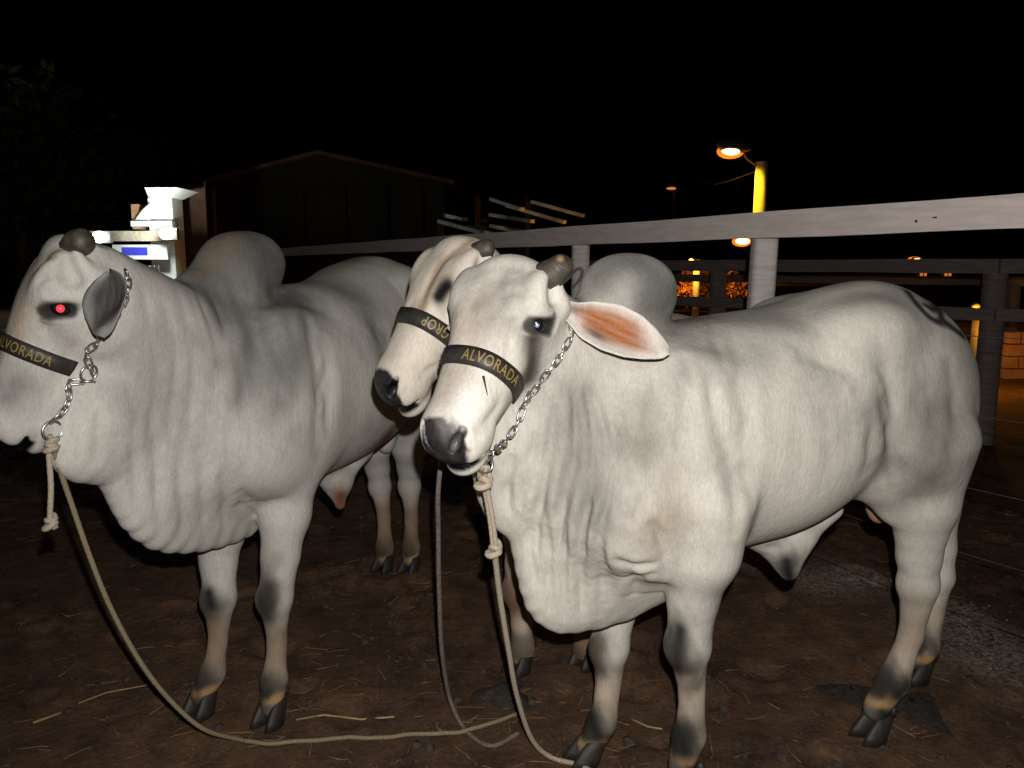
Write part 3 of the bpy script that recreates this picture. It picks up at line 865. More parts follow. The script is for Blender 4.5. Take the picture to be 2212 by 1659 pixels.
folds2(sk2, [
    ([(330, 900), (340, 1020), (345, 1155)], 0.011, 0.009), ([(380, 940), (392, 1050), (395, 1168)], 0.011, 0.009), ([(430, 960), (440, 1060), (440, 1168)], 0.011, 0.009), ([(475, 980), (485, 1070), (482, 1155)], 0.010, 0.009), ([(290, 900), (290, 1010), (298, 1105)], 0.010, 0.007), ([(215, 880), (212, 950), (205, 1010)], 0.010, 0.008),
    ([(692, 1010), (684, 930), (690, 840), (672, 730), (655, 660)], 0.018, 0.013), ([(705, 930), (712, 850), (704, 760)], 0.014, 0.005),
    ([(557, 1095), (525, 1070), (505, 1030), (500, 980)], 0.014, 0.012), ([(560, 1120), (530, 1098), (510, 1085)], 0.010, 0.008),
    ([(300, 620), (340, 760), (330, 900), (300, 1000)], 0.012, 0.005), ([(380, 610), (420, 760), (410, 900), (390, 1060)], 0.013, 0.005),
    ([(420, 620), (450, 690), (470, 760)], 0.009, 0.005), ([(440, 610), (475, 680), (490, 740)], 0.009, 0.005), ([(350, 640), (380, 780), (360, 940)], 0.010, 0.004),
    ([(480, 900), (500, 960), (520, 1000)], 0.014, 0.006), ([(260, 790), (210, 840), (180, 870), (170, 930)], 0.012, 0.009),
    ([(500, 640), (560, 655), (610, 640)], 0.020, 0.007), ([(600, 610), (620, 680), (640, 760)], 0.016, 0.006),
    ([(60, 640), (90, 605), (130, 590), (170, 600)], 0.007, 0.005), ([(75, 610), (110, 580), (150, 570)], 0.007, 0.004), ([(70, 590), (100, 560), (140, 552)], 0.006, 0.004),
    ([(90, 690), (110, 720), (112, 760)], 0.007, 0.003)])
pigment_and_glow(sk3, [
    ([(1020, 520), (960, 560), (930, 610), (905, 670)], 0.012, (0.44, 0.29, 0.17), 0.50), ([(930, 620), (900, 690)], 0.014, (0.46, 0.32, 0.20), 0.35),
    ([(960, 600)], 0.03, (0.50, 0.40, 0.28), 0.3), ([(948, 640), (966, 618)], 0.015, BLACK, 1.0), ([(948, 640), (966, 618)], 0.012, BLACK, 1.0), ([(880, 690)], 0.008, BROWN, 0.7),
    ([(1120, 1200), (1125, 1300)], 0.05, (0.46, 0.24, 0.12), 0.6), ([(1126, 1400)], 0.05, (0.30, 0.24, 0.17), 0.6), ([(1265, 1380)], 0.05, (0.40, 0.22, 0.12), 0.6)])
folds(sk3, [([(1005, 530), (955, 565), (925, 615), (900, 690)], 0.008, 0.006), ([(905, 820), (925, 800), (945, 790)], 0.007, 0.004), ([(860, 700), (900, 640)], 0.01, 0.003)])
sk1.paint([fr1.wor(S1(1902, 1085, -0.04)), fr1.wor(S1(1902, 1110, -0.04))], 0.065, (0.42, 0.19, 0.11), 0.85, 2.0)
for sk in (sk1, sk2, sk3): sk.refresh()

# ---- parts of the animals
def ear(name, root, tip, face, half, cup, parent, base, inner, dark_rim=0.0, spread=1.0, neck=0.28):
    root, tip = np.asarray(root, float), np.asarray(tip, float)
    A = tip - root
    Ln = np.linalg.norm(A)
    A = A / Ln
    C = unit(np.asarray(face, float) - A * (np.asarray(face, float) @ A))
    B = np.cross(C, A)                      # across the ear
    ns, nt_ = 26, 14
    fv, bv, col = [], [], []
    for i in range(ns + 1):
        s_ = i / ns
        wu = half * np.interp(s_, [0, 0.10, 0.25, 0.45, 0.65, 0.80, 0.92, 0.98, 1], [neck, max(0.36, 0.62 if neck < 0.2 else 0), 0.74 if neck > 0.2 else 0.9, 1.0, 0.93, 0.70, 0.42, 0.22, 0.03])
        wl = half * np.interp(s_, [0, 0.10, 0.25, 0.45, 0.65, 0.80, 0.92, 0.98, 1], [neck * 0.8, 0.48 if neck > 0.2 else 0.62, 0.88, 1.0, 0.88, 0.66, 0.42, 0.24, 0.03])
        for j in range(nt_ + 1):
            t = -1 + 2 * j / nt_
            w = wu if t > 0 else wl
            up = 1.0
            p = root + A * (s_ * Ln) + B * (t * w * up) - C * (cup * (1 - t * t) * math.sin(math.pi * min(1, s_ + 0.12)) ** 0.8) - C * 0.012 * s_ * s_
            p = p + C * 0.004 * math.sin(9 * s_ + 2 * t)
            fv.append(p)
            bv.append(p - C * (0.007 * (1 - 0.6 * t * t)))
            m = math.exp(-((s_ - 0.47 + 0.12 * t) / (0.33 * spread)) ** 6) * math.exp(-((t - 0.08) / (0.66 * spread)) ** 6)
            st = 0.90 + 0.10 * math.sin(17 * (t + 0.5 * s_)) - 0.35 * max(0.0, s_ - 0.6)
            c = np.array(base) * (1 - m * st) + np.array(inner) * (m * st)
            dk = 0.8 * math.exp(-((s_ - 0.36) / 0.10) ** 2 - ((t + 0.50) / 0.18) ** 2) + 0.7 * math.exp(-((s_ - 0.10) / 0.06) ** 2 - ((t - 0.2) / 0.4) ** 2)
            dk += dark_rim * math.exp(-((abs(t) - 1.0) / 0.10) ** 2)
            dk = min(dk, 1)
            col.append(c * (1 - dk) + np.array(DARK) * dk)
    n1 = len(fv)
    W_ = nt_ + 1
    faces = []
    for i in range(ns):
        for j in range(nt_):
            a = i * W_ + j
            faces.append((a, a + 1, a + W_ + 1, a + W_))
            faces.append((n1 + a, n1 + a + W_, n1 + a + W_ + 1, n1 + a + 1))
    rim = [i * W_ for i in range(ns + 1)] + [ns * W_ + j for j in range(1, W_)] + [i * W_ + nt_ for i in range(ns - 1, -1, -1)] + [j for j in range(nt_ - 1, 0, -1)]
    for a, b in zip(rim, rim[1:] + rim[:1]):
        faces.append((a, n1 + a, n1 + b, b)[::-1])
    o = mesh_obj(name, fv + bv, faces, M_COAT, parent)
    ca = o.data.color_attributes.new('coat', 'FLOAT_COLOR', 'POINT')
    cols = np.concatenate([np.array(col), np.tile(np.array(base), (n1, 1))])
    ca.data.foreach_set('color', np.concatenate([cols, np.ones((len(cols), 1))], 1).astype(np.float32).ravel())
    return o

def horn(pts, rad, parent, mat=None):
    p = spline([np.asarray(q, float) for q in pts], 5)
    r = np.interp(np.linspace(0, 1, len(p)), np.linspace(0, 1, len(rad)), rad)
    r = [x * (1 + 0.012 * math.sin(i * 2.3)) for i, x in enumerate(r)]
    return MB().tube(p, r, 14).build('horn', mat or M_HORN, parent, True)

def ball(name, c, r, mat, parent, n=14, sx=(1, 1, 1), R=None):
    vs, fs = [], []
    R = np.eye(3) if R is None else R
    for i in range(n + 1):
        th = math.pi * i / n
        for j in range(2 * n):
            ph = math.pi * j / n
            q = np.array([math.sin(th) * math.cos(ph) * sx[0], math.sin(th) * math.sin(ph) * sx[1], math.cos(th) * sx[2]]) * r
            vs.append(np.asarray(c) + R @ q)
    for i in range(n):
        for j in range(2 * n):
            fs.append((i * 2 * n + j, (i + 1) * 2 * n + j, (i + 1) * 2 * n + (j + 1) % (2 * n), i * 2 * n + (j + 1) % (2 * n)))
    return mesh_obj(name, vs, fs, mat, parent)

def claw(mb, c, fwd, side, L, wd, h, off):
    fwd, side, up = np.asarray(fwd), np.asarray(side), np.array([0, 0, 1.0])
    rings = [(0.0, 1.0, 0.0), (0.35, 0.95, -0.012), (0.75, 0.84, -0.030), (1.0, 0.74, -0.042), (1.12, 0.45, -0.045)]
    n, base = 14, len(mb.v)
    for z, sc, dx in rings:
        for k in range(n):
            a = 2 * math.pi * k / n
            x, y = math.cos(a), math.sin(a)
            x = x * L / 2 * (1.0 if x > 0 else 0.85)
            y = y * wd / 2 * (1 - 0.35 * max(0, math.cos(a)) ** 2)
            q = np.asarray(c) + fwd * (x * sc + dx + 0.02) + side * (y * sc + off * (1 - 0.10 * z)) + up * (z * h * (1.0 if x < 0.02 else 1.0))
            mb.v.append(tuple(q))
    for i in range(len(rings) - 1):
        for k in range(n):
            k2 = (k + 1) % n
            mb.f.append((base + i * n + k, base + i * n + k2, base + (i + 1) * n + k2, base + (i + 1) * n + k))
    mb.f.append(tuple(base + (len(rings) - 1) * n + k for k in range(n)))
    mb.f.append(tuple(base + k for k in range(n))[::-1])
def hoof(c, fwd, parent):
    side = np.array([-fwd[1], fwd[0], 0])
    c = np.array([c[0], c[1], 0.004])
    for sd in (-1, 1):
        mb = MB()
        claw(mb, c, unit(fwd + side * sd * 0.05), side, 0.100, 0.050, 0.070, sd * 0.026)
        mb.build('hoof', M_HOOF, parent, True)
        ball('dewclaw', c - fwd * 0.048 + side * sd * 0.026 + np.array([0, 0, 0.088]), 0.014, M_HOOF, parent, 8, (0.9, 0.9, 1.3))

def animal(sk, spec, label):
    fr, hw, k, HWm = spec['frame'], spec['hw'], spec['hk'], spec['HW']
    root = tag(empty('bull', tuple(fr.o)), label, 'bull')
    sk.build('body', M_COAT, root, fr.o)
    for p, r in spec['legs']:
        e = fr.wor(p[-1])
        fw = fr.f
        hoof((e[0] + fw[0] * 0.004, e[1] + fw[1] * 0.004), fw, root)
    eyes = {}
    for sd in (1, -1):
        c = hw(0.139, sd * 0.112, -0.045)
        eyes[sd] = ball('eye', c, 0.0185 * k, M_EYE, root, sx=(0.95, 1, 1.25), R=HWm)
    return root, eyes

bull1, eyes1 = animal(sk1, spec1, 'pale bull in front at right, its left ear sticking out')
bull2, eyes2 = animal(sk2, spec2, 'grey bull on the left with an eye red from the flash and large hump')
bull3, eyes3 = animal(sk3, spec3, 'white bull showing only its head behind the head of the front bull')

def flash_reflex(eye, c, mat, r, parent, glint=False):  # flat disc coloured like the flash reflected in the eye
    d = unit(np.array([0.03, 0, EYE + 0.05]) - c)
    b = MB()
    up = unit(np.cross(d, [1, 0, 0.1])); sdv = np.cross(up, d)
    ctr = c + d * 0.0
    vs = [tuple(ctr + d * 0.0015)]
    n = 18
    for k in range(n):
        a = 2 * math.pi * k / n
        vs.append(tuple(ctr + (sdv * math.cos(a) + up * math.sin(a)) * r))
    b.add(vs, [(0, 1 + k, 1 + (k + 1) % n) for k in range(n)])
    return b.build('flash_reflex', mat, parent, True)
def eye_front(spec, sd, rr):
    c = spec['hw'](0.139, sd * 0.112, -0.045)
    d = unit(np.array([0, 0, EYE]) - c)
    return c + d * (0.0200 * spec['hk'] * rr)
flash_reflex(eyes2[1], eye_front(spec2, 1, 1.0) , M_RED_REFLEX, 0.0090, eyes2[1])
gl_ = flash_reflex(eyes2[1], eye_front(spec2, 1, 1.0) + unit(np.array([0, 0, EYE]) - eye_front(spec2, 1, 1.0)) * 0.0025, M_GLINT, 0.0013, eyes2[1])
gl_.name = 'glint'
flash_reflex(eyes1[1], eye_front(spec1, 1, 1.0), M_BLUE_REFLEX, 0.0055, eyes1[1])

EAR_IN = (0.27, 0.080, 0.014)
r1 = spec1['hw'](0.055, 0.128, -0.085)
ear('ear', r1, W(1450, 762, 1.77), np.array([-0.05, -1.0, 0.25]), 0.056, 0.026, bull1, (0.55, 0.51, 0.47), EAR_IN)
r1b = spec1['hw'](0.055, -0.128, -0.085)
ear('ear', r1b, spec1['hw'](0.16, -0.30, -0.20), spec1['HW'] @ np.array([0.3, 0.2, 0.6]), 0.055, 0.02, bull1, (0.60, 0.56, 0.52), EAR_IN)
r2 = spec2['hw'](0.005, 0.145, -0.105) + np.array([0.0, -0.032, 0.0])
ear('ear', r2, W(212, 722, r2[1] - 0.10), np.array([-0.15, -1.0, 0.1]), 0.054, 0.020, bull2, (0.21, 0.205, 0.20), (0.045, 0.040, 0.038), 0.1, 1.3, 0.10)
ear('ear', spec3['hw'](0.055, 0.128, -0.085), spec3['hw'](0.20, 0.24, -0.22), np.array([-0.2, -1.0, 0.1]), 0.05, 0.02, bull3, (0.5, 0.47, 0.43), EAR_IN)
for spc, bl in ((spec2, bull2), (spec3, bull3)):
    ear('ear', spc['hw'](0.055, -0.128, -0.085), spc['hw'](0.18, -0.27, -0.22), spc['HW'] @ np.array([0.3, 0.2, 0.6]), 0.05, 0.02, bl, (0.5, 0.48, 0.45), EAR_IN)
h1 = spec1['hw']
hn = horn([h1(0.020, 0.095, -0.020), h1(0.006, 0.122, -0.014), h1(-0.004, 0.138, -0.006), h1(-0.009, 0.148, 0.002), h1(-0.011, 0.152, 0.006)], [0.033, 0.031, 0.028, 0.023, 0.014], bull1)
ball('horn_tip', h1(-0.006, 0.142, 0.013), 0.011, simple('horn_tip', (0.13, 0.09, 0.042), 0.6, 0.3, 60.0), hn, 10)
h2 = spec2['hw']
horn([h2(0.000, 0.066, -0.020), h2(-0.016, 0.096, -0.020), h2(-0.028, 0.122, -0.026), h2(-0.034, 0.132, -0.032)], [0.032, 0.033, 0.028, 0.008], bull2)
h3 = spec3['hw']
horn([h3(0.015, 0.080, -0.020), h3(0.000, 0.112, -0.020), h3(-0.010, 0.126, -0.026), h3(-0.014, 0.132, -0.030)], [0.026, 0.025, 0.020, 0.008], bull3)
for hh, bl in ((h1, bull1), (h2, bull2), (h3, bull3)):
    horn([hh(0.02, -0.075, -0.05), hh(0.00, -0.10, -0.075), hh(-0.012, -0.118, -0.095), hh(-0.016, -0.122, -0.10)], [0.028, 0.026, 0.02, 0.008], bl)
# ------------------------------------------------------------------ ground
rng = np.random.RandomState(7)
def wave(x, y, f, seed, oct_=4):
    rs = np.random.RandomState(seed)
    out = np.zeros_like(x)
    a = 1.0
    for o_ in range(oct_):
        for _ in range(4):
            th, ph = rs.uniform(0, 6.28), rs.uniform(0, 6.28)
            k = f * 2.0 ** o_ * rs.uniform(0.7, 1.4)
            out += a * np.sin(k * (x * math.cos(th) + y * math.sin(th)) + ph + 1.3 * np.sin(0.6 * k * (x * math.sin(th) - y * math.cos(th)) + ph))
        a *= 0.52
    return out / 6.0
def spaced(lo, a, b, hi, st):
    mid = np.arange(a, b, st)
    left, right, s_ = [], [], st
    x = a
    while x > lo:
        s_ *= 1.22; x -= s_; left.append(max(x, lo))
    x, s_ = b, st
    right.append(b)
    while x < hi:
        s_ *= 1.22; x += s_; right.append(min(x, hi))
    return np.concatenate([left[::-1], mid, right])
FEET = []
for spc in (spec1, spec2, spec3):
    for p, r in spc['legs']:
        FEET.append(spc['frame'].wor(p[-1])[:2])
PRINTS = [(rng.uniform(-2.2, 2.6), rng.uniform(1.6, 5.5), rng.uniform(0, 6.28), rng.uniform(0.06, 0.09)) for _ in range(120)]
def ground_z(x, y):
    z = 0.020 * wave(x, y, 3.2, 1, 3) + 0.011 * wave(x, y, 17.0, 2, 4)
    for px, py, an, r in PRINTS:
        dx, dy = x - px, y - py
        q = np.abs(dx) + np.abs(dy) < 0.4
        if not q.any(): continue
        ex = (dx * math.cos(an) + dy * math.sin(an)) / r
        ey = (-dx * math.sin(an) + dy * math.cos(an)) / (r * 0.75)
        rr = np.sqrt(ex ** 2 + ey ** 2)
        z += -0.022 * np.exp(-(rr / 0.9) ** 4) + 0.012 * np.exp(-((rr - 1.35) / 0.35) ** 2)
    for fx, fy in FEET:
        rr = np.hypot(x - fx, y - fy)
        k = np.exp(-(rr / 0.13) ** 4)
        z = z * (1 - k) + 0.004 * k + 0.012 * np.exp(-((rr - 0.17) / 0.05) ** 2)
    return z * np.clip((14 - np.hypot(x, y)) / 6, 0, 1)
gx, gy = spaced(-260, -2.4, 3.6, 260, 0.024), spaced(-60, 1.35, 6.4, 320, 0.026)
XX, YY = np.meshgrid(gx, gy, indexing='ij')
ZZ = ground_z(XX, YY)
gv = np.stack([XX, YY, ZZ], -1).reshape(-1, 3)
ny_ = len(gy)
ii, jj = np.meshgrid(np.arange(len(gx) - 1), np.arange(ny_ - 1), indexing='ij')
a_ = (ii * ny_ + jj).ravel()
gf = np.stack([a_, a_ + ny_, a_ + ny_ + 1, a_ + 1], 1)
def soil_material():
    m, nt, b = mat_new('trampled_soil')
    vec = texco(nt)
    big = noise(nt, vec, 1.1, 6.0, 0.6)
    med = noise(nt, vec, 9.0, 8.0, 0.7)
    fin = noise(nt, vec, 45.0, 8.0, 0.75)
    c = ramp(nt, big, [(0.30, (0.062, 0.034, 0.021)), (0.50, (0.128, 0.074, 0.046)), (0.70, (0.195, 0.112, 0.064))])
    c2 = ramp(nt, med, [(0.28, (0.45, 0.42, 0.40)), (0.50, (1.0, 1.0, 1.0)), (0.74, (1.7, 1.5, 1.3))])
    c = mix(nt, 1.0, c, c2, 'MULTIPLY')
    c3 = ramp(nt, fin, [(0.30, (0.55, 0.55, 0.55)), (0.62, (1.0, 1.0, 1.0)), (0.76, (2.1, 1.9, 1.6))])
    c = mix(nt, 0.9, c, c3, 'MULTIPLY')
    # scattered lime powder
    la_ = N(nt, 'ShaderNodeAttribute', attribute_name='lime')
    sp = ramp(nt, noise(nt, vec, 55.0, 6.0, 0.75), [(0.42, 0.0), (0.60, 1.0)])
    lm = N(nt, 'ShaderNodeMath', operation='MULTIPLY')
    nt.links.new(la_.outputs['Fac'], lm.inputs[0]); nt.links.new(sp, lm.inputs[1])
    c = mix(nt, lm.outputs[0], c, (0.42, 0.36, 0.32))
    nt.links.new(c, b.inputs['Base Color'])
    b.inputs['Roughness'].default_value = 0.95
    b.inputs['Specular IOR Level'].default_value = 0.2
    ad = N(nt, 'ShaderNodeMath', operation='ADD')
    nt.links.new(med, ad.inputs[0]); nt.links.new(fin, ad.inputs[1])
    bump(nt, b, ad.outputs[0], 0.9, 0.02)
    return m
me = bpy.data.meshes.new('ground')
me.vertices.add(len(gv)); me.vertices.foreach_set('co', gv.astype(np.float32).ravel())
me.loops.add(len(gf) * 4); me.loops.foreach_set('vertex_index', gf.astype(np.int32).ravel())
me.polygons.add(len(gf)); me.polygons.foreach_set('loop_start', np.arange(0, len(gf) * 4, 4, dtype=np.int32))
me.polygons.foreach_set('use_smooth', np.ones(len(gf), bool))
me.update(calc_edges=True)
me.materials.append(soil_material())
lime = np.zeros(len(gv))
for u0, v0, rad in ((2060, 1330, 0.16), (2110, 1375, 0.22), (2160, 1420, 0.22), (1790, 1255, 0.20), (1840, 1245, 0.16), (1640, 1215, 0.12)):
    q = G(u0, v0)
    lime = np.maximum(lime, np.exp(-(np.hypot((gv[:, 0] - q[0]), (gv[:, 1] - q[1])) / rad) ** 2))
la = me.attributes.new('lime', 'FLOAT', 'POINT')
la.data.foreach_set('value', lime.astype(np.float32))
ground = link(bpy.data.objects.new('ground', me))
tag(ground, kind='structure')
def gz_at(x, y): return float(ground_z(np.array([x]), np.array([y]))[0])

# ---- straw, clods and lime crumbs lying about
M_STRAW = simple('straw', (0.17, 0.10, 0.048), 0.8, 0.6, 3.0, 0.2)
M_STRAW_L = simple('pale_straw', (0.30, 0.21, 0.10), 0.8, 0.3, 30.0, 0.2)
M_CLOD = simple('clod', (0.045, 0.032, 0.025), 1.0, 0.6, 30.0, 0.8, 0.01)
M_LIME = simple('lime_crumb', (0.15, 0.125, 0.105), 0.95, 0.35, 40.0, 0.6, 0.004)
def stalk(mb, x, y, an, L, r, lift=0.004):
    pts = []
    bend = rng.uniform(-0.35, 0.35)
    for t in np.linspace(-0.5, 0.5, 5):
        xx = x + math.cos(an + bend * t) * L * t
        yy = y + math.sin(an + bend * t) * L * t
        pts.append((xx, yy, t * rng.uniform(-0.02, 0.02)))
    zs_ = ground_z(np.array([p[0] for p in pts]), np.array([p[1] for p in pts]))
    zl = zs_.max()
    pts = [(p[0], p[1], 0.35 * zs_[i] + 0.65 * zl + lift + p[2] * 0.3) for i, p in enumerate(pts)]
    mb.tube(pts, r, 4)
mb = MB()
for _ in range(2800):
    y = 1.5 + 6.0 * rng.uniform(0, 1) ** 1.5
    x = rng.uniform(-0.75, 0.75) * (y + 0.4)
    if wave(np.array([x]), np.array([y]), 1.6, 11, 2)[0] < rng.uniform(-0.6, 0.35): continue
    stalk(mb, x, y, rng.uniform(0, 6.28), rng.uniform(0.02, 0.13) * rng.uniform(0.5, 1), rng.uniform(0.0008, 0.0018))
tag(mb.build('straw_litter', M_STRAW, None, True), 'thin bits of straw strewn over the trampled soil', 'straw', kind='stuff')
def lump(mb, x, y, z, r, sq=0.7):
    n, base = 6, len(mb.v)
    rs = rng.uniform(0.65, 1.2, (4, n))
    for i, th in enumerate((0.35, 1.05, 1.75, 2.5)):
        for k in range(n):
            a = 2 * math.pi * (k + 0.5 * i) / n
            q = r * rs[i, k]
            mb.v.append((x + math.sin(th) * math.cos(a) * q, y + math.sin(th) * math.sin(a) * q, z + math.cos(th) * q * sq))
    mb.v.append((x, y, z + r * sq)); top = len(mb.v) - 1
    for i in range(3):
        for k in range(n):
            k2 = (k + 1) % n
            mb.f.append((base + i * n + k, base + (i + 1) * n + k, base + (i + 1) * n + k2, base + i * n + k2))
    for k in range(n): mb.f.append((top, base + k, base + (k + 1) % n))
mb = MB()
for _ in range(2600):
    y = 1.5 + 5.0 * rng.uniform(0, 1) ** 1.5
    x = rng.uniform(-0.75, 0.75) * (y + 0.4)
    r = 0.004 + 0.016 * rng.uniform(0, 1) ** 4
    lump(mb, x, y, gz_at(x, y) + r * 0.2, r)
tag(mb.build('soil_clods', M_CLOD, None, True), 'crumbs and clods of dark soil on the ground', 'soil', kind='stuff')
mb = MB()
for (u0, v0, su, sv, cnt) in ((2095, 1365, 60, 40, 160), (1800, 1255, 70, 22, 90), (1640, 1215, 40, 18, 15), (2150, 1420, 40, 30, 20)):
    for _ in range(cnt):
        q = G(u0 + rng.normal() * su, v0 + rng.normal() * sv)
        r = 0.0015 + 0.006 * rng.uniform(0, 1) ** 3
        lump(mb, q[0], q[1], gz_at(q[0], q[1]) + r * 0.2, r)
tag(mb.build('lime_crumbs', M_LIME, None, True), 'pale lime crumbs scattered on the soil behind the front bull', 'lime', kind='stuff')
# dung pats round the hind feet of the front bull
def pat(u, v, r, label):
    q = G(u, v)
    mb = MB()
    n, m = 16, 5
    for i in range(m + 1):
        t = i / m
        for k in range(n):
            a = 2 * math.pi * k / n
            rr = r * t * (1 + 0.25 * math.sin(3 * a + u) + 0.12 * math.sin(7 * a + v))
            mb.v.append((q[0] + rr * math.cos(a) * 1.25, q[1] + rr * math.sin(a), gz_at(q[0], q[1]) + 0.035 * (1 - t ** 2) + 0.010 * math.sin(5 * a + 9 * t) * (1 - t) - 0.012 * t))
    for i in range(m):
        for k in range(n):
            k2 = (k + 1) % n
            mb.f.append((i * n + k, (i + 1) * n + k, (i + 1) * n + k2, i * n + k2))
    tag(mb.build('dung_pat', simple('dung', (0.022, 0.016, 0.012), 0.85, 0.5, 40.0, 0.9, 0.02), None, True), label, 'dung', 'dung pats on the soil')
pat(1835, 1500, 0.10, 'dark dung pat in front of the hind hoof of the front bull')
pat(1960, 1530, 0.13, 'wide dark dung pat behind the hind hoof of the front bull')
pat(1085, 1510, 0.09, 'dark dung pat lying between the two hanging lead ropes')
def long_straw(px, r, label):
    mb = MB()
    mb.tube([tuple(np.array(G(u, v)) + [0, 0, gz_at(*G(u, v)[:2]) + 0.008]) for u, v in px], r, 6)
    tag(mb.build('straw_stalk', M_STRAW_L, None, True), label, 'straw', 'long loose stalks of straw')
long_straw([(640, 1562), (700, 1558), (780, 1556), (852, 1556)], 0.0035, 'long pale straw stalk lying beside the left bull front hoof')
long_straw([(72, 1568), (100, 1556), (132, 1544)], 0.0042, 'short thick straw stalk in the lower left corner')
long_straw([(170, 1525), (230, 1500), (330, 1480)], 0.0026, 'thin straw stalk left of the long lead rope')
long_straw([(1365, 1560), (1400, 1575), (1430, 1585)], 0.0032, 'short straw stalk between the front hooves of the front bull')

# ------------------------------------------------------------------ corral fence beside the cattle
M_FENCE = simple('whitewashed_wood', (0.66, 0.60, 0.57), 0.85, 0.22, 5.0, 0.5, 0.006, stretch=(1, 1, 9))
M_RAIL = simple('whitewashed_rail', (0.72, 0.625, 0.585), 0.85, 0.12, 5.0, 0.5, 0.006, stretch=(1.2, 1.2, 9))
M_WIRE = simple('fence_wire', (0.07, 0.062, 0.056), 0.6, 0.2, 30.0)
M_KNOT = simple('wood_knot', (0.06, 0.045, 0.04), 0.8, 0.3, 60.0)
fA, fD = np.array([1.222, 3.92]), unit(np.array([-0.545, 1.0]))
def on_fence(s_): return fA + fD * s_
fence = tag(empty('corral_fence', (fA[0], fA[1], 0)), 'whitewashed corral fence with one broad top rail behind the front bull', 'fence')
fn_ = np.array([-fD[1], fD[0]])          # towards the pen, camera side
if fn_[1] > 0: fn_ = -fn_
def post(mb, c, h, r, sq=2.6, n=16, lean=(0, 0)):
    base = len(mb.v)
    zs_ = [-0.25, 0.02, h * 0.35, h * 0.7, h - 0.01, h]
    for i, z in enumerate(zs_):
        rr = r * (1.02 - 0.03 * i / 5) * (0.93 if i == 5 else 1.0)
        for k in range(n):
            a = 2 * math.pi * k / n
            cx_, sx_ = math.cos(a), math.sin(a)
            e = (abs(cx_) ** sq + abs(sx_) ** sq) ** (-1 / sq)
            wv = 1 + 0.02 * math.sin(3 * a + 4 * z)
            mb.v.append((c[0] + lean[0] * z + rr * e * cx_ * wv, c[1] + lean[1] * z + rr * e * sx_ * wv, z))
    for i in range(len(zs_) - 1):
        for k in range(n):
            k2 = (k + 1) % n
            mb.f.append((base + i * n + k, base + i * n + k2, base + (i + 1) * n + k2, base + (i + 1) * n + k))
    mb.f.append(tuple(base + (len(zs_) - 1) * n + k for k in range(n)))
    return mb
for s_ in (-1.66, 0.125, 1.72, 3.38, 11.2):
    c = on_fence(s_) - fn_ * 0.072
    post(MB(), c, 1.64, 0.060, 5.0, 20, lean=(0.025, 0.0) if abs(s_) < 0.2 else (0, 0)).build('post', M_FENCE, fence, True)
def plank(a, b, w, h, z0, mat, parent, name='rail', sag=0.0):
    """a sawn rail with slightly wavy edges"""
    a, b = np.asarray(a, float), np.asarray(b, float)
    t = unit(b - a); nrm = np.array([-t[1], t[0]])
    n = max(4, int(np.linalg.norm(b - a) / 0.25))
    mb = MB()
    for i in range(n + 1):
        q = a + (b - a) * i / n
        d1_, d2_ = 0.0022 * math.sin(i * 0.9 + a[0] * 3), 0.0022 * math.sin(i * 1.3 + 2)
        for sx_, sz_ in ((-1, 0), (1, 0), (1, 1), (-1, 1)):
            z = z0 + (h + d1_ if sz_ else d2_) - sag * math.sin(math.pi * i / n)
            mb.v.append((q[0] + nrm[0] * sx_ * w / 2, q[1] + nrm[1] * sx_ * w / 2, z))
    for i in range(n):
        for k in range(4):
            k2 = (k + 1) % 4
            mb.f.append((i * 4 + k, i * 4 + k2, (i + 1) * 4 + k2, (i + 1) * 4 + k))
    mb.f += [(0, 1, 2, 3)[::-1], tuple(n * 4 + k for k in range(4))]
    return mb.build(name, mat, parent)
for s0, s1 in ((-3.4, 12.0),):
    plank(on_fence(s0) + fn_ * 0.021, on_fence(s1) + fn_ * 0.021, 0.036, 0.121, 1.572 + 0.005 * (s0 > 0), M_RAIL, fence)
kq = on_fence(-0.82) + fn_ * 0.0395
ball('knot', (kq[0], kq[1], 1.615), 0.009, M_KNOT, fence, 8, (1, 0.2, 0.7))
ball('knot', (on_fence(-0.90)[0] + fn_[0] * 0.0395, on_fence(-0.90)[1] + fn_[1] * 0.0395, 1.625), 0.016, M_KNOT, fence, 8, (1, 0.1, 0.22))
for z in (0.12, 0.36, 0.62, 0.90, 1.20):
    pts = [(*(on_fence(s_) - fn_ * 0.004), z - 0.02 * math.sin((s_ + 4) * 1.5) ** 2) for s_ in np.linspace(-3.0, 6.4, 40)]
    MB().tube(pts, 0.0017, 5).build('wire', M_WIRE, fence, True)

# ---- the far pens
def far_fence(name, label, pts, ztop, rails, prad, spots, mat):
    root = tag(empty(name, (pts[0][0], pts[0][1], 0)), label, 'fence')
    for z, h in rails:
        for a, b in zip(pts[:-1], pts[1:]):
            plank(np.array(a), np.array(b), 0.045, h, z, mat, root)
    for c in spots:
        post(MB(), c, ztop, prad).build('post', mat, root, True)
    return root
q1, q2, q3 = W(2160, 570, 6.35), W(1455, 585, 8.9), W(2420, 570, 6.1)
dv = unit(q2[:2] - q1[:2])
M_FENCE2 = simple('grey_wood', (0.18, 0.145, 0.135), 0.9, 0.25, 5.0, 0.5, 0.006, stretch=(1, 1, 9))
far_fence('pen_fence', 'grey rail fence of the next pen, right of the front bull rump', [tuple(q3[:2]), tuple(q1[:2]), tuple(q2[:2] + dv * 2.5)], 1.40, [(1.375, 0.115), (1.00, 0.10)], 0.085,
          [q1[:2] + np.array([0.03, 0.09]), q1[:2] + dv * 2.2 + [0.05, 0.09], W(1552, 585, 8.7)[:2], q2[:2] + dv * 1.9], M_FENCE2)
w1, w2 = W(2330, 600, 10.5), W(1440, 600, 13.5)
dv2 = unit(w2[:2] - w1[:2])
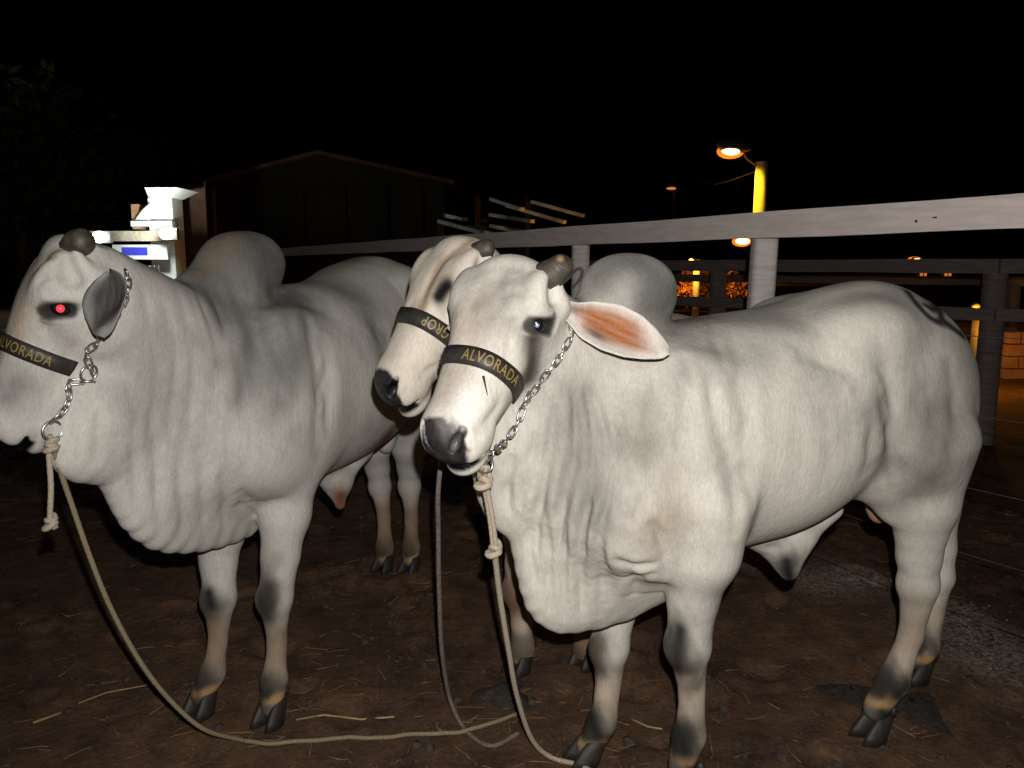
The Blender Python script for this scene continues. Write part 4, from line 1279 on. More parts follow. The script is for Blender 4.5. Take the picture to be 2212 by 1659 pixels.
far_fence('pen_fence', 'dim rail fence farther off, crossing behind the grey rail fence', [tuple(w1[:2]), tuple(w2[:2])], 1.25, [(1.16, 0.12), (0.75, 0.10)], 0.085,
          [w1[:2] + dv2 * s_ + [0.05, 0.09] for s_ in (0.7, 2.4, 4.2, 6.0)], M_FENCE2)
# ------------------------------------------------------------------ halters, chains and ropes
M_STRAP = simple('halter_leather', (0.022, 0.020, 0.018), 0.55, 0.35, 60.0, 0.4, 0.002)
M_GOLD = simple('gold_lettering', (0.24, 0.165, 0.035), 0.5, 0.2, 200.0, 0.1, 0.001)
M_STEEL = simple('chain_steel', (0.42, 0.42, 0.41), 0.32, 0.3, 60.0, 0.2, 0.001, metal=0.9)
M_ROPE = simple('cotton_rope', (0.34, 0.285, 0.215), 0.9, 0.3, 300.0, 0.6, 0.002)
M_ROPE_G = simple('dull_green_rope', (0.21, 0.17, 0.10), 0.9, 0.3, 300.0, 0.6, 0.002)
M_ROPE_D = simple('dirty_grey_rope', (0.12, 0.10, 0.085), 0.9, 0.4, 120.0, 0.6, 0.002)

def link_mesh():
    a, b, r, n, m = 0.0085, 0.0072, 0.0027, 12, 5
    mb = MB()
    pts = []
    for k in range(n):
        t = 2 * math.pi * k / n
        x, y = math.cos(t) * b, math.sin(t) * b
        pts.append(Vector((x + (a if x > 1e-6 else -a if x < -1e-6 else 0), y, 0)))
    vs, fs = [], []
    for k in range(n):
        t = (pts[(k + 1) % n] - pts[k - 1]).normalized()
        sd = Vector((0, 0, 1))
        up = t.cross(sd)
        for q in range(m):
            ph = 2 * math.pi * q / m
            vs.append(tuple(pts[k] + sd * math.cos(ph) * r + up * math.sin(ph) * r))
    for k in range(n):
        for q in range(m):
            fs.append((k * m + q, k * m + (q + 1) % m, ((k + 1) % n) * m + (q + 1) % m, ((k + 1) % n) * m + q))
    me = bpy.data.meshes.new('link')
    me.from_pydata(vs, [], fs)
    me.polygons.foreach_set('use_smooth', [True] * len(me.polygons))
    me.materials.append(M_STEEL)
    return me
LINK = link_mesh()
def chain(path, parent, normal_hint, pitch=0.0235):
    p = np.array(spline([np.asarray(q, float) for q in path], 12))
    seg = np.linalg.norm(np.diff(p, axis=0), axis=1)
    cum = np.concatenate([[0], np.cumsum(seg)])
    n = int(cum[-1] / pitch)
    for i in range(n + 1):
        s_ = min(cum[-1], (i + 0.5) * cum[-1] / (n + 1))
        c = np.array([np.interp(s_, cum, p[:, a]) for a in range(3)])
        e = np.array([np.interp(min(cum[-1], s_ + 0.006), cum, p[:, a]) for a in range(3)]) - np.array([np.interp(max(0, s_ - 0.006), cum, p[:, a]) for a in range(3)])
        X = Vector(unit(e))
        Z = Vector(normal_hint)
        Y = Z.cross(X).normalized()
        Z = X.cross(Y)
        R = Matrix((X, Y, Z)).transposed()
        R = R @ Matrix.Rotation(math.radians(20 if i % 2 else 100) + 0.25 * math.sin(i * 3.1), 3, 'X')
        o = bpy.data.objects.new('link', LINK)
        link(o)
        o.parent = parent
        o.matrix_parent_inverse = Matrix.Translation(-Vector(parent.location))
        o.matrix_basis = Matrix.Translation(Vector(c)) @ R.to_4x4()
def ring(c, nrm, R_, r, parent, name='ring'):
    n = Vector(unit(nrm))
    a = n.orthogonal().normalized()
    b = n.cross(a)
    pts = [Vector(c) + (a * math.cos(t) + b * math.sin(t)) * R_ for t in np.linspace(0, 2 * math.pi, 25)]
    return MB().tube(pts, r, 7, False).build(name, M_STEEL, parent, True)

def letters(text, height):
    cu = bpy.data.curves.new('lettering', 'FONT')
    cu.body = text
    cu.size = height / 0.69
    cu.space_character = 1.12
    cu.align_x = 'CENTER'
    cu.resolution_u = 3
    o = bpy.data.objects.new('lettering', cu)
    COL.objects.link(o)
    dg = bpy.context.evaluated_depsgraph_get()
    me = bpy.data.meshes.new_from_object(o.evaluated_get(dg))
    bpy.data.objects.remove(o)
    bm = bmesh.new()
    bm.from_mesh(me)
    bmesh.ops.triangulate(bm, faces=bm.faces)
    bmesh.ops.subdivide_edges(bm, edges=[e for e in bm.edges if e.calc_length() > height * 0.25], cuts=2, use_grid_fill=False)
    vs = [tuple(v.co) for v in bm.verts]
    bm.verts.index_update()
    fs = [tuple(v.index for v in f.verts) for f in bm.faces]
    bm.free()
    bpy.data.meshes.remove(me)
    return np.array(vs), fs

def halter(sk, spec, label, hx0, a0, a1, width, left_text, right_text, flip=False, tilt=0.0, cz=-0.085, pos=(0.5, 0.5)):
    """noseband that follows the face from ring to ring; angles run from the left cheek over the nose to the right cheek"""
    hw, HWm, k = spec['hw'], spec['HW'], spec['hk']
    c0 = hw(hx0, 0, cz)
    root = tag(empty('halter', tuple(c0)), label, 'halter')
    def surf(ang, dx):
        dh = np.array([0.0, math.cos(ang), math.sin(ang)])
        x = hx0 + dx / k + tilt * math.sin(ang)
        d = HWm @ dh
        o = hw(x, 0, cz)
        loc, nrm, i, ds = sk.tree.ray_cast(Vector(o), Vector(d))
        if loc is None or ds > 0.115 * k: loc = o + d * 0.085 * k
        return np.array(loc), d
    n = 56
    A = np.linspace(a0, a1, n)
    rows = [np.array([surf(a, w)[0] for a in A]) for w in (-width / 2, 0.0, width / 2)]
    for it in range(3):
        for r_ in rows: r_[1:-1] = (r_[:-2] + 2 * r_[1:-1] + r_[2:]) / 4
    D = np.array([HWm @ np.array([0, math.cos(a), math.sin(a)]) for a in A])
    rows = [r_ + D * 0.003 for r_ in rows]
    rows[1] = np.maximum(0, 1) * (rows[0] + rows[2]) / 2 + D * 0.0012
    vs, fs = [], []
    for off in (0.0, 0.0045):
        for r_ in rows: vs += list(r_ + D * off)
    for j in range(2):
        for i in range(n - 1):
            a = j * n + i
            fs.append((a, a + 1, a + n + 1, a + n))
            b = 3 * n + a
            fs.append((b, b + n, b + n + 1, b + 1))
    for i in range(n - 1):
        fs.append((i, 3 * n + i, 3 * n + i + 1, i + 1))
        a = 2 * n + i
        fs.append((a, a + 1, 3 * n + a + 1, 3 * n + a))
    for i in (0, n - 1):
        for j in range(2): fs.append((j * n + i, (j + 1) * n + i, 3 * n + (j + 1) * n + i, 3 * n + j * n + i))
    strap = mesh_obj('noseband', vs, fs, M_STRAP, root)
    md = rows[1] + D * 0.0052
    cum = np.concatenate([[0], np.cumsum(np.linalg.norm(np.diff(md, axis=0), axis=1))])
    for text, sgn in ((left_text, 0), (right_text, 1)):
        if not text: continue
        V, fs_ = letters(text, width * 0.60)
        ctr = cum[-1] * pos[sgn]
        out = []
        for x, y, _ in V:
            x = x * 0.74
            if flip: x, y = -x, -y + width * 0.60
            yy = y - width * 0.30                       # text up = towards the poll
            s_ = ctr - x
            q = np.array([np.interp(s_, cum, md[:, a]) for a in range(3)])
            d = np.array([np.interp(s_, cum, D[:, a]) for a in range(3)])
            e = (np.array([np.interp(s_, cum, rows[0][:, a]) for a in range(3)]) - np.array([np.interp(s_, cum, rows[2][:, a]) for a in range(3)])) / width
            out.append(q + e * yy + d * (0.0012 - 0.0012 * abs(2 * yy / width)))
        mesh_obj('lettering', out, fs_, M_GOLD, strap, False)
    return root, rows[1][0] + D[0] * 0.006, rows[1][-1] + D[-1] * 0.006, D[0], D[-1]

def over(sk, px, off):
    out = []
    for u, v in px:
        p, n_ = sk.hit(u, v)
        out.append(p + unit(np.array([0, 0, EYE]) - p) * off)
    return out

R_ = math.radians
H1, ring1, ring1b, d1, d1b = halter(sk1, spec1, 'black noseband lettered ALVORADA with chain, on the front bull', 0.275, R_(-38), R_(205), 0.041, 'ALVORADA', 'AGROP', pos=(0.335, 0.80))
H2, ring2, ring2b, d2, d2b = halter(sk2, spec2, 'black noseband and chain on the left bull, its lettering cut by the photo edge', 0.262, R_(-30), R_(205), 0.039, 'ALVORADA', 'AGROP', pos=(0.29, 0.78))
H3, ring3, ring3b, d3, d3b = halter(sk3, spec3, 'black noseband with lettering upside down, on the bull behind', 0.262, R_(-36), R_(205), 0.041, 'AGROP', 'ALVORADA', flip=True, pos=(0.25, 0.80))
camdir = np.array([0, -1.0, 0.1])
def surface_ring(sk, p, n_=0.010):
    u, v, _ = proj(p)
    q = over(sk, [(float(u), float(v))], n_)[0]
    return q if np.linalg.norm(q - p) < 0.12 else p
ring1, ring2 = surface_ring(sk1, ring1), surface_ring(sk2, ring2 + spec2['HW'] @ np.array([0.0, 0, -0.012]))
def halter_chains(sk, spec, H, rg, d, top, low, rr=0.021):
    ring(rg + unit(d) * 0.004 + spec['HW'] @ np.array([-0.004, 0, -0.016]), d, rr, 0.0032, H)
    chain(top, H, camdir)
    chain(low, H, camdir)
c1 = ring1 + spec1['HW'] @ np.array([-0.004, 0.004, -0.028])
end1 = W(1048, 992, 1.70)
halter_chains(sk1, spec1, H1, ring1, d1, [c1] + over(sk1, [(1182, 806), (1206, 776), (1224, 745), (1236, 716)], 0.010) + [spec1['hw'](0.03, 0.10, -0.12), spec1['hw'](-0.02, 0.05, -0.06)],
              [c1 + np.array([0, -0.005, -0.015]), W(1134, 875, c1[1] - 0.005), W(1118, 915, c1[1] - 0.012), W(1095, 950, c1[1] - 0.02), end1 + np.array([0.02, 0, 0.018]), end1])
ring(end1 + np.array([0, 0, -0.012]), (0.5, -1, 0.1), 0.018, 0.003, H1)
c2 = ring2 + spec2['HW'] @ np.array([-0.004, 0.004, -0.028])
end2 = over(sk2, [(112, 912)], 0.014)[0]
halter_chains(sk2, spec2, H2, ring2, d2, [c2] + over(sk2, [(188, 765), (208, 742), (228, 712), (248, 686)], 0.012) + over(sk2, [(268, 650), (276, 615), (272, 585)], 0.010),
              [c2 + np.array([0, -0.004, -0.016])] + over(sk2, [(153, 828), (149, 858), (138, 886)], 0.012) + [end2])
ring(end2 + np.array([0, 0, -0.02]), (0.8, -0.6, 0), 0.022, 0.0035, H2)
c3 = ring3 + spec3['HW'] @ np.array([-0.004, 0.004, -0.028])
end3 = spec3['hw'](0.30, 0.02, -0.20)
halter_chains(sk3, spec3, H3, ring3, d3, [c3, spec3['hw'](0.16, 0.13, -0.14), spec3['hw'](0.08, 0.14, -0.13), spec3['hw'](0.0, 0.11, -0.09)], [c3, (c3 + end3) / 2 + np.array([0.01, -0.01, -0.01]), end3])

def rope(name, pts, r, mat, parent=None, n=10):
    """three twisted strands in one skin"""
    p = [Vector(q) for q in spline([np.asarray(q, float) for q in pts], n)]
    mb = MB()
    m = 12
    t0 = (p[1] - p[0]).normalized()
    sd = t0.orthogonal().normalized()
    L = 0.0
    # resample evenly so that the twist is regular
    P_ = np.array([tuple(q) for q in p])
    cum = np.concatenate([[0], np.cumsum(np.linalg.norm(np.diff(P_, axis=0), axis=1))])
    k = max(8, int(cum[-1] / 0.006))
    S_ = np.linspace(0, cum[-1], k)
    P_ = np.stack([np.interp(S_, cum, P_[:, a]) for a in range(3)], 1)
    for i in range(k):
        q = Vector(P_[i])
        t = (Vector(P_[min(i + 1, k - 1)]) - Vector(P_[max(i - 1, 0)])).normalized()
        sd = (sd - t * sd.dot(t)).normalized()
        up = t.cross(sd)
        for j in range(m):
            a = 2 * math.pi * j / m
            rr = r * (0.86 + 0.18 * abs(math.cos(1.5 * (a - S_[i] * 2 * math.pi / 0.055))))
            mb.v.append(tuple(q + sd * math.cos(a) * rr + up * math.sin(a) * rr))
    for i in range(k - 1):
        for j in range(m):
            j2 = (j + 1) % m
            mb.f.append((i * m + j, i * m + j2, (i + 1) * m + j2, (i + 1) * m + j))
    mb.f.append(tuple(range(m))[::-1])
    mb.f.append(tuple((k - 1) * m + j for j in range(m)))
    return mb.build(name, mat, parent, True)
def knot(c, r, mat, parent, ax=(0, 0, 1), turns=2.2):
    """a lump of wound rope"""
    ax = Vector(ax).normalized()
    a = ax.orthogonal().normalized()
    b = ax.cross(a)
    pts = []
    for i in range(26):
        t = i / 25
        an = 2 * math.pi * turns * t
        rr = r * (1.25 + 0.35 * math.sin(7 * t))
        pts.append(tuple(Vector(c) + (a * math.cos(an) + b * math.sin(an)) * rr + ax * ((t - 0.5) * r * 3.6 + 0.4 * r * math.sin(an * 1.5))))
    return rope('knot', pts, r * 0.85, mat, parent, 4)

def seq(px, y0, y1, e=1.0):
    n = len(px)
    return [W(u, v, y0 + (y1 - y0) * (i / (n - 1)) ** e) for i, (u, v) in enumerate(px)]
def GG(u, v, z=0.012):
    q = G(u, v)
    q[2] = gz_at(q[0], q[1]) + 0.009
    return q
yE = end1[1]
g1 = GG(1190, 1648, 0.012)
T1 = tag(empty('lead_rope', tuple(end1)), 'pale knotted lead rope hanging from the chin of the front bull', 'rope')
pl = seq([(1040, 1004), (1036, 1030), (1046, 1055), (1058, 1120), (1066, 1190)], yE, yE + 0.09)
pr = seq([(1050, 1006), (1048, 1032), (1052, 1055), (1064, 1120), (1072, 1190)], yE - 0.004, yE + 0.086)
low = seq([(1068, 1190), (1080, 1290), (1098, 1400), (1116, 1500), (1148, 1595)], yE + 0.09, g1[1] - 0.04) + [g1, GG(1250, 1662, 0.012), GG(1330, 1720, 0.012)]
rope('strand', pl, 0.0060, M_ROPE, T1)
rope('strand', pr, 0.0060, M_ROPE, T1)
rope('strand', low, 0.0072, M_ROPE, T1)
knot(W(1046, 1042, yE + 0.01), 0.009, M_ROPE, T1, (0.3, 0, 1))
knot(W(1068, 1188, yE + 0.09), 0.009, M_ROPE, T1, (0.2, 0, 1))
yE = end2[1]
T2 = tag(empty('lead_rope', tuple(end2)), 'long pale lead rope from the left bull, sweeping across the ground', 'rope')
gz = 0.012
rope('strand', seq([(108, 940), (106, 985), (110, 1050), (108, 1110), (110, 1140)], yE, yE + 0.02), 0.0066, M_ROPE, T2)
knot(W(109, 1130, yE + 0.02), 0.0085, M_ROPE, T2)
knot(W(111, 962, yE), 0.008, M_ROPE, T2, (0.1, 0, 1), 3.0)
g2 = GG(520, 1612, gz)
rope('strand', seq([(113, 950), (128, 1010), (155, 1090), (195, 1205), (240, 1315), (300, 1425), (365, 1510), (440, 1575)], yE, g2[1] - 0.10, 1.15) + [GG(*p) for p in spline([(520, 1612), (590, 1622), (660, 1616), (740, 1603), (850, 1599), (960, 1601), (1050, 1580), (1125, 1546)], 6)], 0.0066, M_ROPE_G, T2)
T3 = tag(empty('lead_rope', tuple(end3)), 'dirty dark lead rope hanging straight down behind the front bull muzzle', 'rope')
g3 = GG(1005, 1590, gz)
rope('strand', [end3] + seq([(949, 1030), (947, 1150), (949, 1290), (955, 1410), (972, 1510)], end3[1], g3[1] + 0.06) + [g3, GG(1060, 1622, gz), GG(1120, 1600, gz)], 0.0068, M_ROPE_D, T3)
# thin black cord tied round the stub of the horn
hc = [h1(0.030, 0.128, -0.040), h1(0.012, 0.150, -0.034), h1(-0.002, 0.172, -0.018), h1(-0.004, 0.186, -0.020), h1(0.010, 0.180, -0.036), h1(0.026, 0.160, -0.050)]
tag(MB().tube(spline(hc, 6), 0.0035, 6).build('horn_cord', simple('black_cord', (0.012, 0.011, 0.011), 0.8), None, True), 'thin black cord looped under the horn of the front bull', 'cord')
tw_ = over(sk1, [(1044, 812), (1047, 826), (1050, 840), (1053, 854)], 0.003)
tag(MB().tube(tw_, [0.0032, 0.0022, 0.0015, 0.0008], 5).build('husk', simple('dark_husk', (0.02, 0.016, 0.014), 0.8), None, True), 'thin dark husk stuck to the nose of the front bull', 'husk')
# ------------------------------------------------------------------ the showground at night
def emitter(name, col, strength):
    m, nt, b = mat_new(name)
    b.inputs['Base Color'].default_value = (*col, 1)
    b.inputs['Emission Color'].default_value = (*col, 1)
    b.inputs['Emission Strength'].default_value = strength
    return m
M_SODIUM = emitter('sodium_lamp', (1.0, 0.62, 0.25), 7.0)
M_HALO = emitter('sodium_halo', (1.0, 0.17, 0.01), 1.5)  # glow colour for the imitated halo round a lamp
M_FLOOD = emitter('white_floodlight', (0.90, 1.0, 0.95), 16.0)
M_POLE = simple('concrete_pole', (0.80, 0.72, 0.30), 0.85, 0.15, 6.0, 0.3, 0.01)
M_IRON = simple('lamp_iron', (0.10, 0.09, 0.08), 0.6, 0.3, 20.0)
def lamp_light(c, col, power, size, name='lamp_light', parent=None, down=False):
    l = bpy.data.lights.new(name, 'SPOT' if down else 'POINT')
    if down: l.spot_size, l.spot_blend = math.radians(150), 0.35        # shaded lamp head, shining down
    l.energy, l.color, l.shadow_soft_size = power, col, size
    o = bpy.data.objects.new(name, l)
    o.location = c
    link(o)
    if parent is not None:
        o.parent = parent
        o.matrix_parent_inverse = Matrix.Translation(-Vector(parent.location))
    return o
SOD = (1.0, 0.40, 0.05)
def street_lamp(label, u_pole, v_arm, u_head, v_head, Y, pole_w, power, top_v=None, bulb=0.20, col=None):
    top = W(u_pole, v_arm, Y)
    root = tag(empty('street_lamp', (top[0], Y, 0)), label, 'street lamp', 'street lamps beyond the pens')
    hd = W(u_head, v_head, Y - 0.25)
    ht = W(u_pole, top_v or v_arm, Y)[2]
    mb = MB()
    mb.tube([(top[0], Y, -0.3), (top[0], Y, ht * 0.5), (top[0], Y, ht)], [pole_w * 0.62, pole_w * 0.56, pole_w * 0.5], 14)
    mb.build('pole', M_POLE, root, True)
    arm = MB().tube(spline([(top[0], Y, ht - 0.15), ((top[0] + hd[0]) / 2, Y - 0.1, ht + (hd[2] - ht) * 0.35), (hd[0] + 0.25, hd[1], hd[2] + 0.12)], 5), 0.022, 8)
    arm.build('arm', M_IRON, root, True)
    hm = MB()
    R0 = Matrix.Rotation(math.radians(8), 3, 'Y')
    hm.tube([Vector(hd) + R0 @ Vector((x, 0, 0.10)) for x in (-0.34, -0.25, 0.0, 0.25, 0.42)], [0.05, 0.13, 0.16, 0.12, 0.05], 12)
    hm.build('lamp_head', M_IRON, root, True)
    ball('bulb', hd, bulb, M_SODIUM, root, 10, (1.10, 0.7, 0.50))
    ball('lamp_halo', np.asarray(hd) + np.array([0, bulb * 0.5, -bulb * 0.05]), bulb, M_HALO, root, 10, (1.55, 0.5, 0.82))  # added glowing ball behind the bulb, imitates its orange halo
    ll = lamp_light((hd[0], hd[1] + 0.1, hd[2] - bulb * 0.9), col or SOD, power, 0.15, 'sodium_light', root, True)
    return root
street_lamp('street lamp with glowing orange head on a lit yellow pole above the fence', 1646, 352, 1580, 325, 19.0, 0.28, 330.0, 350, 0.20, col=(1.0, 0.58, 0.03))
street_lamp('smaller street lamp glowing orange just left of the white fence post', 1630, 520, 1604, 521, 60.0, 0.36, 200.0, 515, 0.46)
street_lamp('distant street lamp glowing orange over the far rail at right', 1998, 566, 1978, 563, 60.0, 0.25, 200.0, 560, 0.38)
def far_lamp(u, v, Y, r, label, h=0.30, power=0.0):
    c = W(u, v, Y)
    root = tag(empty('distant_lamp', (c[0], Y, 0)), label, 'street lamp', 'faint far lamps')
    MB().tube([(c[0] + 0.25, Y + 0.3, -0.3), (c[0] + 0.25, Y + 0.3, c[2] + 0.1)], 0.09, 8).build('pole', M_IRON, root, True)
    MB().tube([(c[0] + 0.25, Y + 0.3, c[2] + 0.05), (c[0], Y, c[2] + 0.1)], 0.04, 6).build('arm', M_IRON, root, True)
    ball('bulb', c, r, emitter('dim_sodium', (1.0, 0.30, 0.06), h), root, 8, (1.5, 0.6, 0.45))
    if power: lamp_light((c[0], c[1] - 0.12, c[2] - 0.02), (1.0, 0.40, 0.03), power, 0.05, 'lamp_light', root)
far_lamp(1450, 407, 50.0, 0.20, 'tiny dim orange lamp high above the front bull hump', 0.6)
far_lamp(1490, 569, 20.6, 0.10, 'tiny orange lamp just above the far rail beside the hump', 1.6, 420.0)
far_lamp(2104, 679, 9.3, 0.07, 'small orange lamp low behind the far rails at right', 0.8, 34.0)

# overhead wire from the street lamp
a, b = W(1640, 368, 19.0), W(1480, 398, 26.0)
tag(MB().tube(spline([a, (a + b) / 2 - [0, 0, 0.15], b, b + (b - a) * 3], 6), 0.008, 5).build('overhead_wire', M_IRON, None, True), 'thin overhead wire running left from the street lamp pole', 'wire')

# lit shrub and house under the lamps
M_LEAF = simple('foliage', (0.055, 0.085, 0.030), 0.8, 0.5, 3.0, 0.2)
def leaves(mb, c, R3, n, size, seed):
    rs = np.random.RandomState(seed)
    cl = [rs.normal(size=3) * 0.45 for _ in range(14)]
    for i in range(n):
        k = cl[rs.randint(14)]
        p = np.asarray(c) + (k + rs.normal(size=3) * 0.22) * np.asarray(R3)
        s_ = size * rs.uniform(0.5, 1.3)
        a, b = unit(rs.normal(size=3)), unit(rs.normal(size=3))
        b = unit(np.cross(a, b))
        mb.add([p - a * s_, p + b * s_ * 0.45, p + a * s_, p - b * s_ * 0.45], [(0, 1, 2, 3)])
    return mb
def tree(name, label, cat, base, h, R3, n, size, seed, trunk_r, group=None, leaf=None):
    root = tag(empty(name, tuple(base)), label, cat, group)
    base = np.asarray(base, float)
    mb = MB().tube([base + [0, 0, -0.2], base + [0.05 * h, 0, h * 0.35], base + [0.0, 0, h * 0.75]], [trunk_r, trunk_r * 0.75, trunk_r * 0.3], 9)
    rs = np.random.RandomState(seed)
    for _ in range(6):
        d = rs.normal(size=3); d[2] = abs(d[2])
        s0 = base + [0.02 * h, 0, h * rs.uniform(0.35, 0.6)]
        mb.tube([s0, s0 + d * np.array(R3) * 0.4, s0 + d * np.array(R3) * 0.65], [trunk_r * 0.4, trunk_r * 0.25, trunk_r * 0.1], 6)
    mb.build('trunk', simple('bark', (0.08, 0.06, 0.045), 0.9, 0.3, 8.0), root, True)
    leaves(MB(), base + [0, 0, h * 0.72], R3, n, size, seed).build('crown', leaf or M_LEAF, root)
b0 = W(1535, 640, 22.0)
tree('shrub', 'leafy shrub lit orange under the street lamps, left of the fence post', 'shrub', (b0[0], 22.0, 0.0), 1.05, (1.0, 0.6, 0.45), 2200, 0.10, 5, 0.06, leaf=simple('orange_lit_foliage', (0.20, 0.075, 0.02), 0.8, 0.5, 3.0))  # orange of the lamp light put into the leaf colour
b0 = W(20, 420, 34.0)
tree('tree', 'large dark tree barely visible at the upper left', 'tree', (b0[0], 34.0, 0.0), 7.0, (4.2, 3.0, 2.8), 9000, 0.26, 8, 0.30)

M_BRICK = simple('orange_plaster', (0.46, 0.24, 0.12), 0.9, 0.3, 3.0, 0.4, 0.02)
# orange lit wall at the right edge, courses of block
YB = 10.2
hq = W(2195, 765, YB)
hr = tag(empty('block_wall', (hq[0], YB, 0)), 'low block wall glowing orange at the right edge of the picture', 'wall')
zt, zb_ = W(2190, 716, YB)[2], -0.03
nrow = 4
for i in range(nrow):
    z0 = zb_ + (zt - zb_) * i / nrow
    for j in range(5):
        x0 = W(2166, 760, YB)[0] + 0.36 * j - (0.17 * (i % 2) if j else 0.0)
        w_ = 0.34 if (j or not i % 2) else 0.17
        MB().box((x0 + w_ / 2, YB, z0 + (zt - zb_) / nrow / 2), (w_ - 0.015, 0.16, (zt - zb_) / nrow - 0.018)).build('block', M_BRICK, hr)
# far house with two lit windows
wq = W(2018, 598, 36.0)
ho = tag(empty('shed', (wq[0], 36.0, 0)), 'low dark shed far off with two small orange lit windows', 'shed')
MB().box((wq[0], 38.0, 0.45), (3.4, 3.96, 1.5)).build('wall', simple('dark_plaster', (0.10, 0.07, 0.05), 0.9), ho)
M_WIN = emitter('lit_window', (1.0, 0.26, 0.05), 0.55)
for u in (1993, 2046):
    c = W(u, 598, 35.98)
    o = MB().box((c[0], 35.98, c[2]), (0.34, 0.05, 0.44)).build('window', M_WIN, ho)
    f_ = MB()
    for dx in (-0.18, 0.18): f_.box((c[0] + dx, 35.94, c[2]), (0.03, 0.06, 0.48))
    f_.box((c[0], 35.93, c[2]), (0.02, 0.05, 0.44))
    f_.build('frame', M_IRON, o)

# ---- white entrance tower with floodlights on the left
M_WHITE = simple('white_render', (0.74, 0.76, 0.72), 0.8, 0.10, 3.0, 0.2, 0.01)
M_BLUE_S = simple('blue_sign_print', (0.04, 0.04, 0.55), 0.6, 0.15, 4.0, 0.0)
M_DKWOOD = simple('dark_timber', (0.035, 0.028, 0.022), 0.85, 0.3, 6.0)
YT = 25.0
def at(u, v, Y=YT): return W(u, v, Y)
tw = tag(empty('entrance_tower', (at(345, 560)[0], YT, 0)), 'white floodlit entrance tower with flared roof, far left', 'tower')
x0, x1 = at(322, 480)[0], at(374, 480)[0]
z1 = at(340, 428)[2]
MB().box(((x0 + x1) / 2, YT + 0.4, (z1 - 0.4) / 2), (x1 - x0, 0.8, z1 + 0.4)).build('shaft', M_WHITE, tw)
mb = MB()
xa, xb, zc, zd = at(330, 410)[0], at(397, 410)[0], at(340, 428)[2] + 0.012, at(340, 408)[2]
mb.add([(x0 + 0.05, YT - 0.02, zc), (x1 + 0.02, YT - 0.02, zc), (xb, YT - 0.45, zd), (xa - 0.05, YT - 0.45, zd), (x0 + 0.05, YT + 0.82, zc), (x1 + 0.02, YT + 0.82, zc), (xb, YT + 1.2, zd), (xa - 0.05, YT + 1.2, zd)],
       [(0, 1, 2, 3), (5, 4, 7, 6), (4, 0, 3, 7), (1, 5, 6, 2), (3, 2, 6, 7), (4, 5, 1, 0)])
mb.build('roof', M_WHITE, tw)
mb = MB()
xl = at(293, 480)[0]
mb.add([(xl, YT - 0.1, at(300, 478)[2]), (x0 + 0.1, YT - 0.1, at(300, 478)[2]), (x0 + 0.1, YT - 0.1, at(300, 440)[2]), (at(312, 450)[0], YT - 0.1, at(300, 452)[2]), (xl, YT + 0.6, at(300, 478)[2]), (x0 + 0.1, YT + 0.6, at(300, 478)[2]), (x0 + 0.1, YT + 0.6, at(300, 440)[2]), (at(312, 450)[0], YT + 0.6, at(300, 452)[2])],
       [(3, 2, 1, 0), (4, 5, 6, 7), (0, 1, 5, 4), (2, 3, 7, 6), (3, 0, 4, 7)])
mb.build('buttress', M_WHITE, tw)
MB().box((at(292, 465)[0], YT + 0.3, at(292, 468)[2]), (0.22, 0.6, 0.75)).build('side_panel', M_BRICK, tw)
MB().box(((xl + x1) / 2 + 0.01, YT - 0.12, at(300, 484)[2]), (x1 - xl + 0.1, 0.25, 0.16)).build('ledge', M_WHITE, tw)
gt = tag(empty('gate_beam', (at(285, 515)[0], YT, 0)), 'pale horizontal gate beam between the two white floodlights', 'beam')
MB().box((at(288, 512)[0], YT - 0.35, at(288, 511)[2]), (at(366, 512)[0] - at(205, 512)[0], 0.2, 0.30)).build('beam', simple('pale_timber', (0.42, 0.36, 0.27), 0.8), gt)
MB().tube([(at(212, 520)[0], YT - 0.35, -0.2), (at(212, 520)[0], YT - 0.35, at(212, 511)[2] - 0.17)], 0.10, 10).build('column', M_DKWOOD, gt, True)
sg = tag(empty('banner', (at(318, 545)[0], YT, 0)), 'white banner with a blue middle hung below the gate beam', 'banner')
sx0, sx1 = at(258, 545)[0], at(374, 545)[0]
MB().box(((sx0 + sx1) / 2, YT - 0.40, at(318, 545)[2]), (sx1 - sx0, 0.04, 0.44)).build('cloth', M_WHITE, sg)
bx0, bx1 = at(278, 545)[0], at(332, 545)[0]
MB().box(((bx0 + bx1) / 2, YT - 0.425, at(318, 543)[2]), (bx1 - bx0, 0.012, 0.24)).build('blue_print', M_BLUE_S, sg)
pk = tag(empty('picket_fence', (at(335, 585)[0], YT, 0)), 'short lit white picket fence below the banner', 'fence')
zt = at(340, 573)[2]
for i in range(10):
    xx = at(296, 580)[0] + i * (at(376, 580)[0] - at(296, 580)[0]) / 9
    MB().box((xx, YT - 1.2, zt / 2 - 0.05), (0.115, 0.03, zt + 0.1)).build('picket', M_WHITE, pk)
MB().box((at(336, 580)[0], YT - 1.17, zt - 0.35), (1.3, 0.03, 0.08)).build('picket_rail', M_WHITE, pk)
def flood(u, v, label, aim, power):
    c = at(u, v, YT - 0.9)
    root = tag(empty('floodlight', tuple(c)), label, 'floodlight', 'white floodlights on the gate')
    MB().box((c[0], c[1] + 0.20, c[2]), (0.50, 0.16, 0.34)).build('housing', M_IRON, root)
    MB().tube([(c[0], c[1] + 0.26, c[2]), (c[0], YT - 0.3, c[2] - 0.02)], 0.03, 6).build('bracket', M_IRON, root)
    ball('lens', c, 0.235, M_FLOOD, root, 12, (1.0, 0.45, 0.72))
    lamp_light((c[0], c[1] - 0.30, c[2] + 0.1), (0.92, 1.0, 0.96), power, 0.12, 'flood_light', root)
flood(215, 512, 'bright white floodlight at the left end of the gate beam', None, 16.0)
flood(360, 505, 'bright white floodlight below the white tower', None, 200.0)

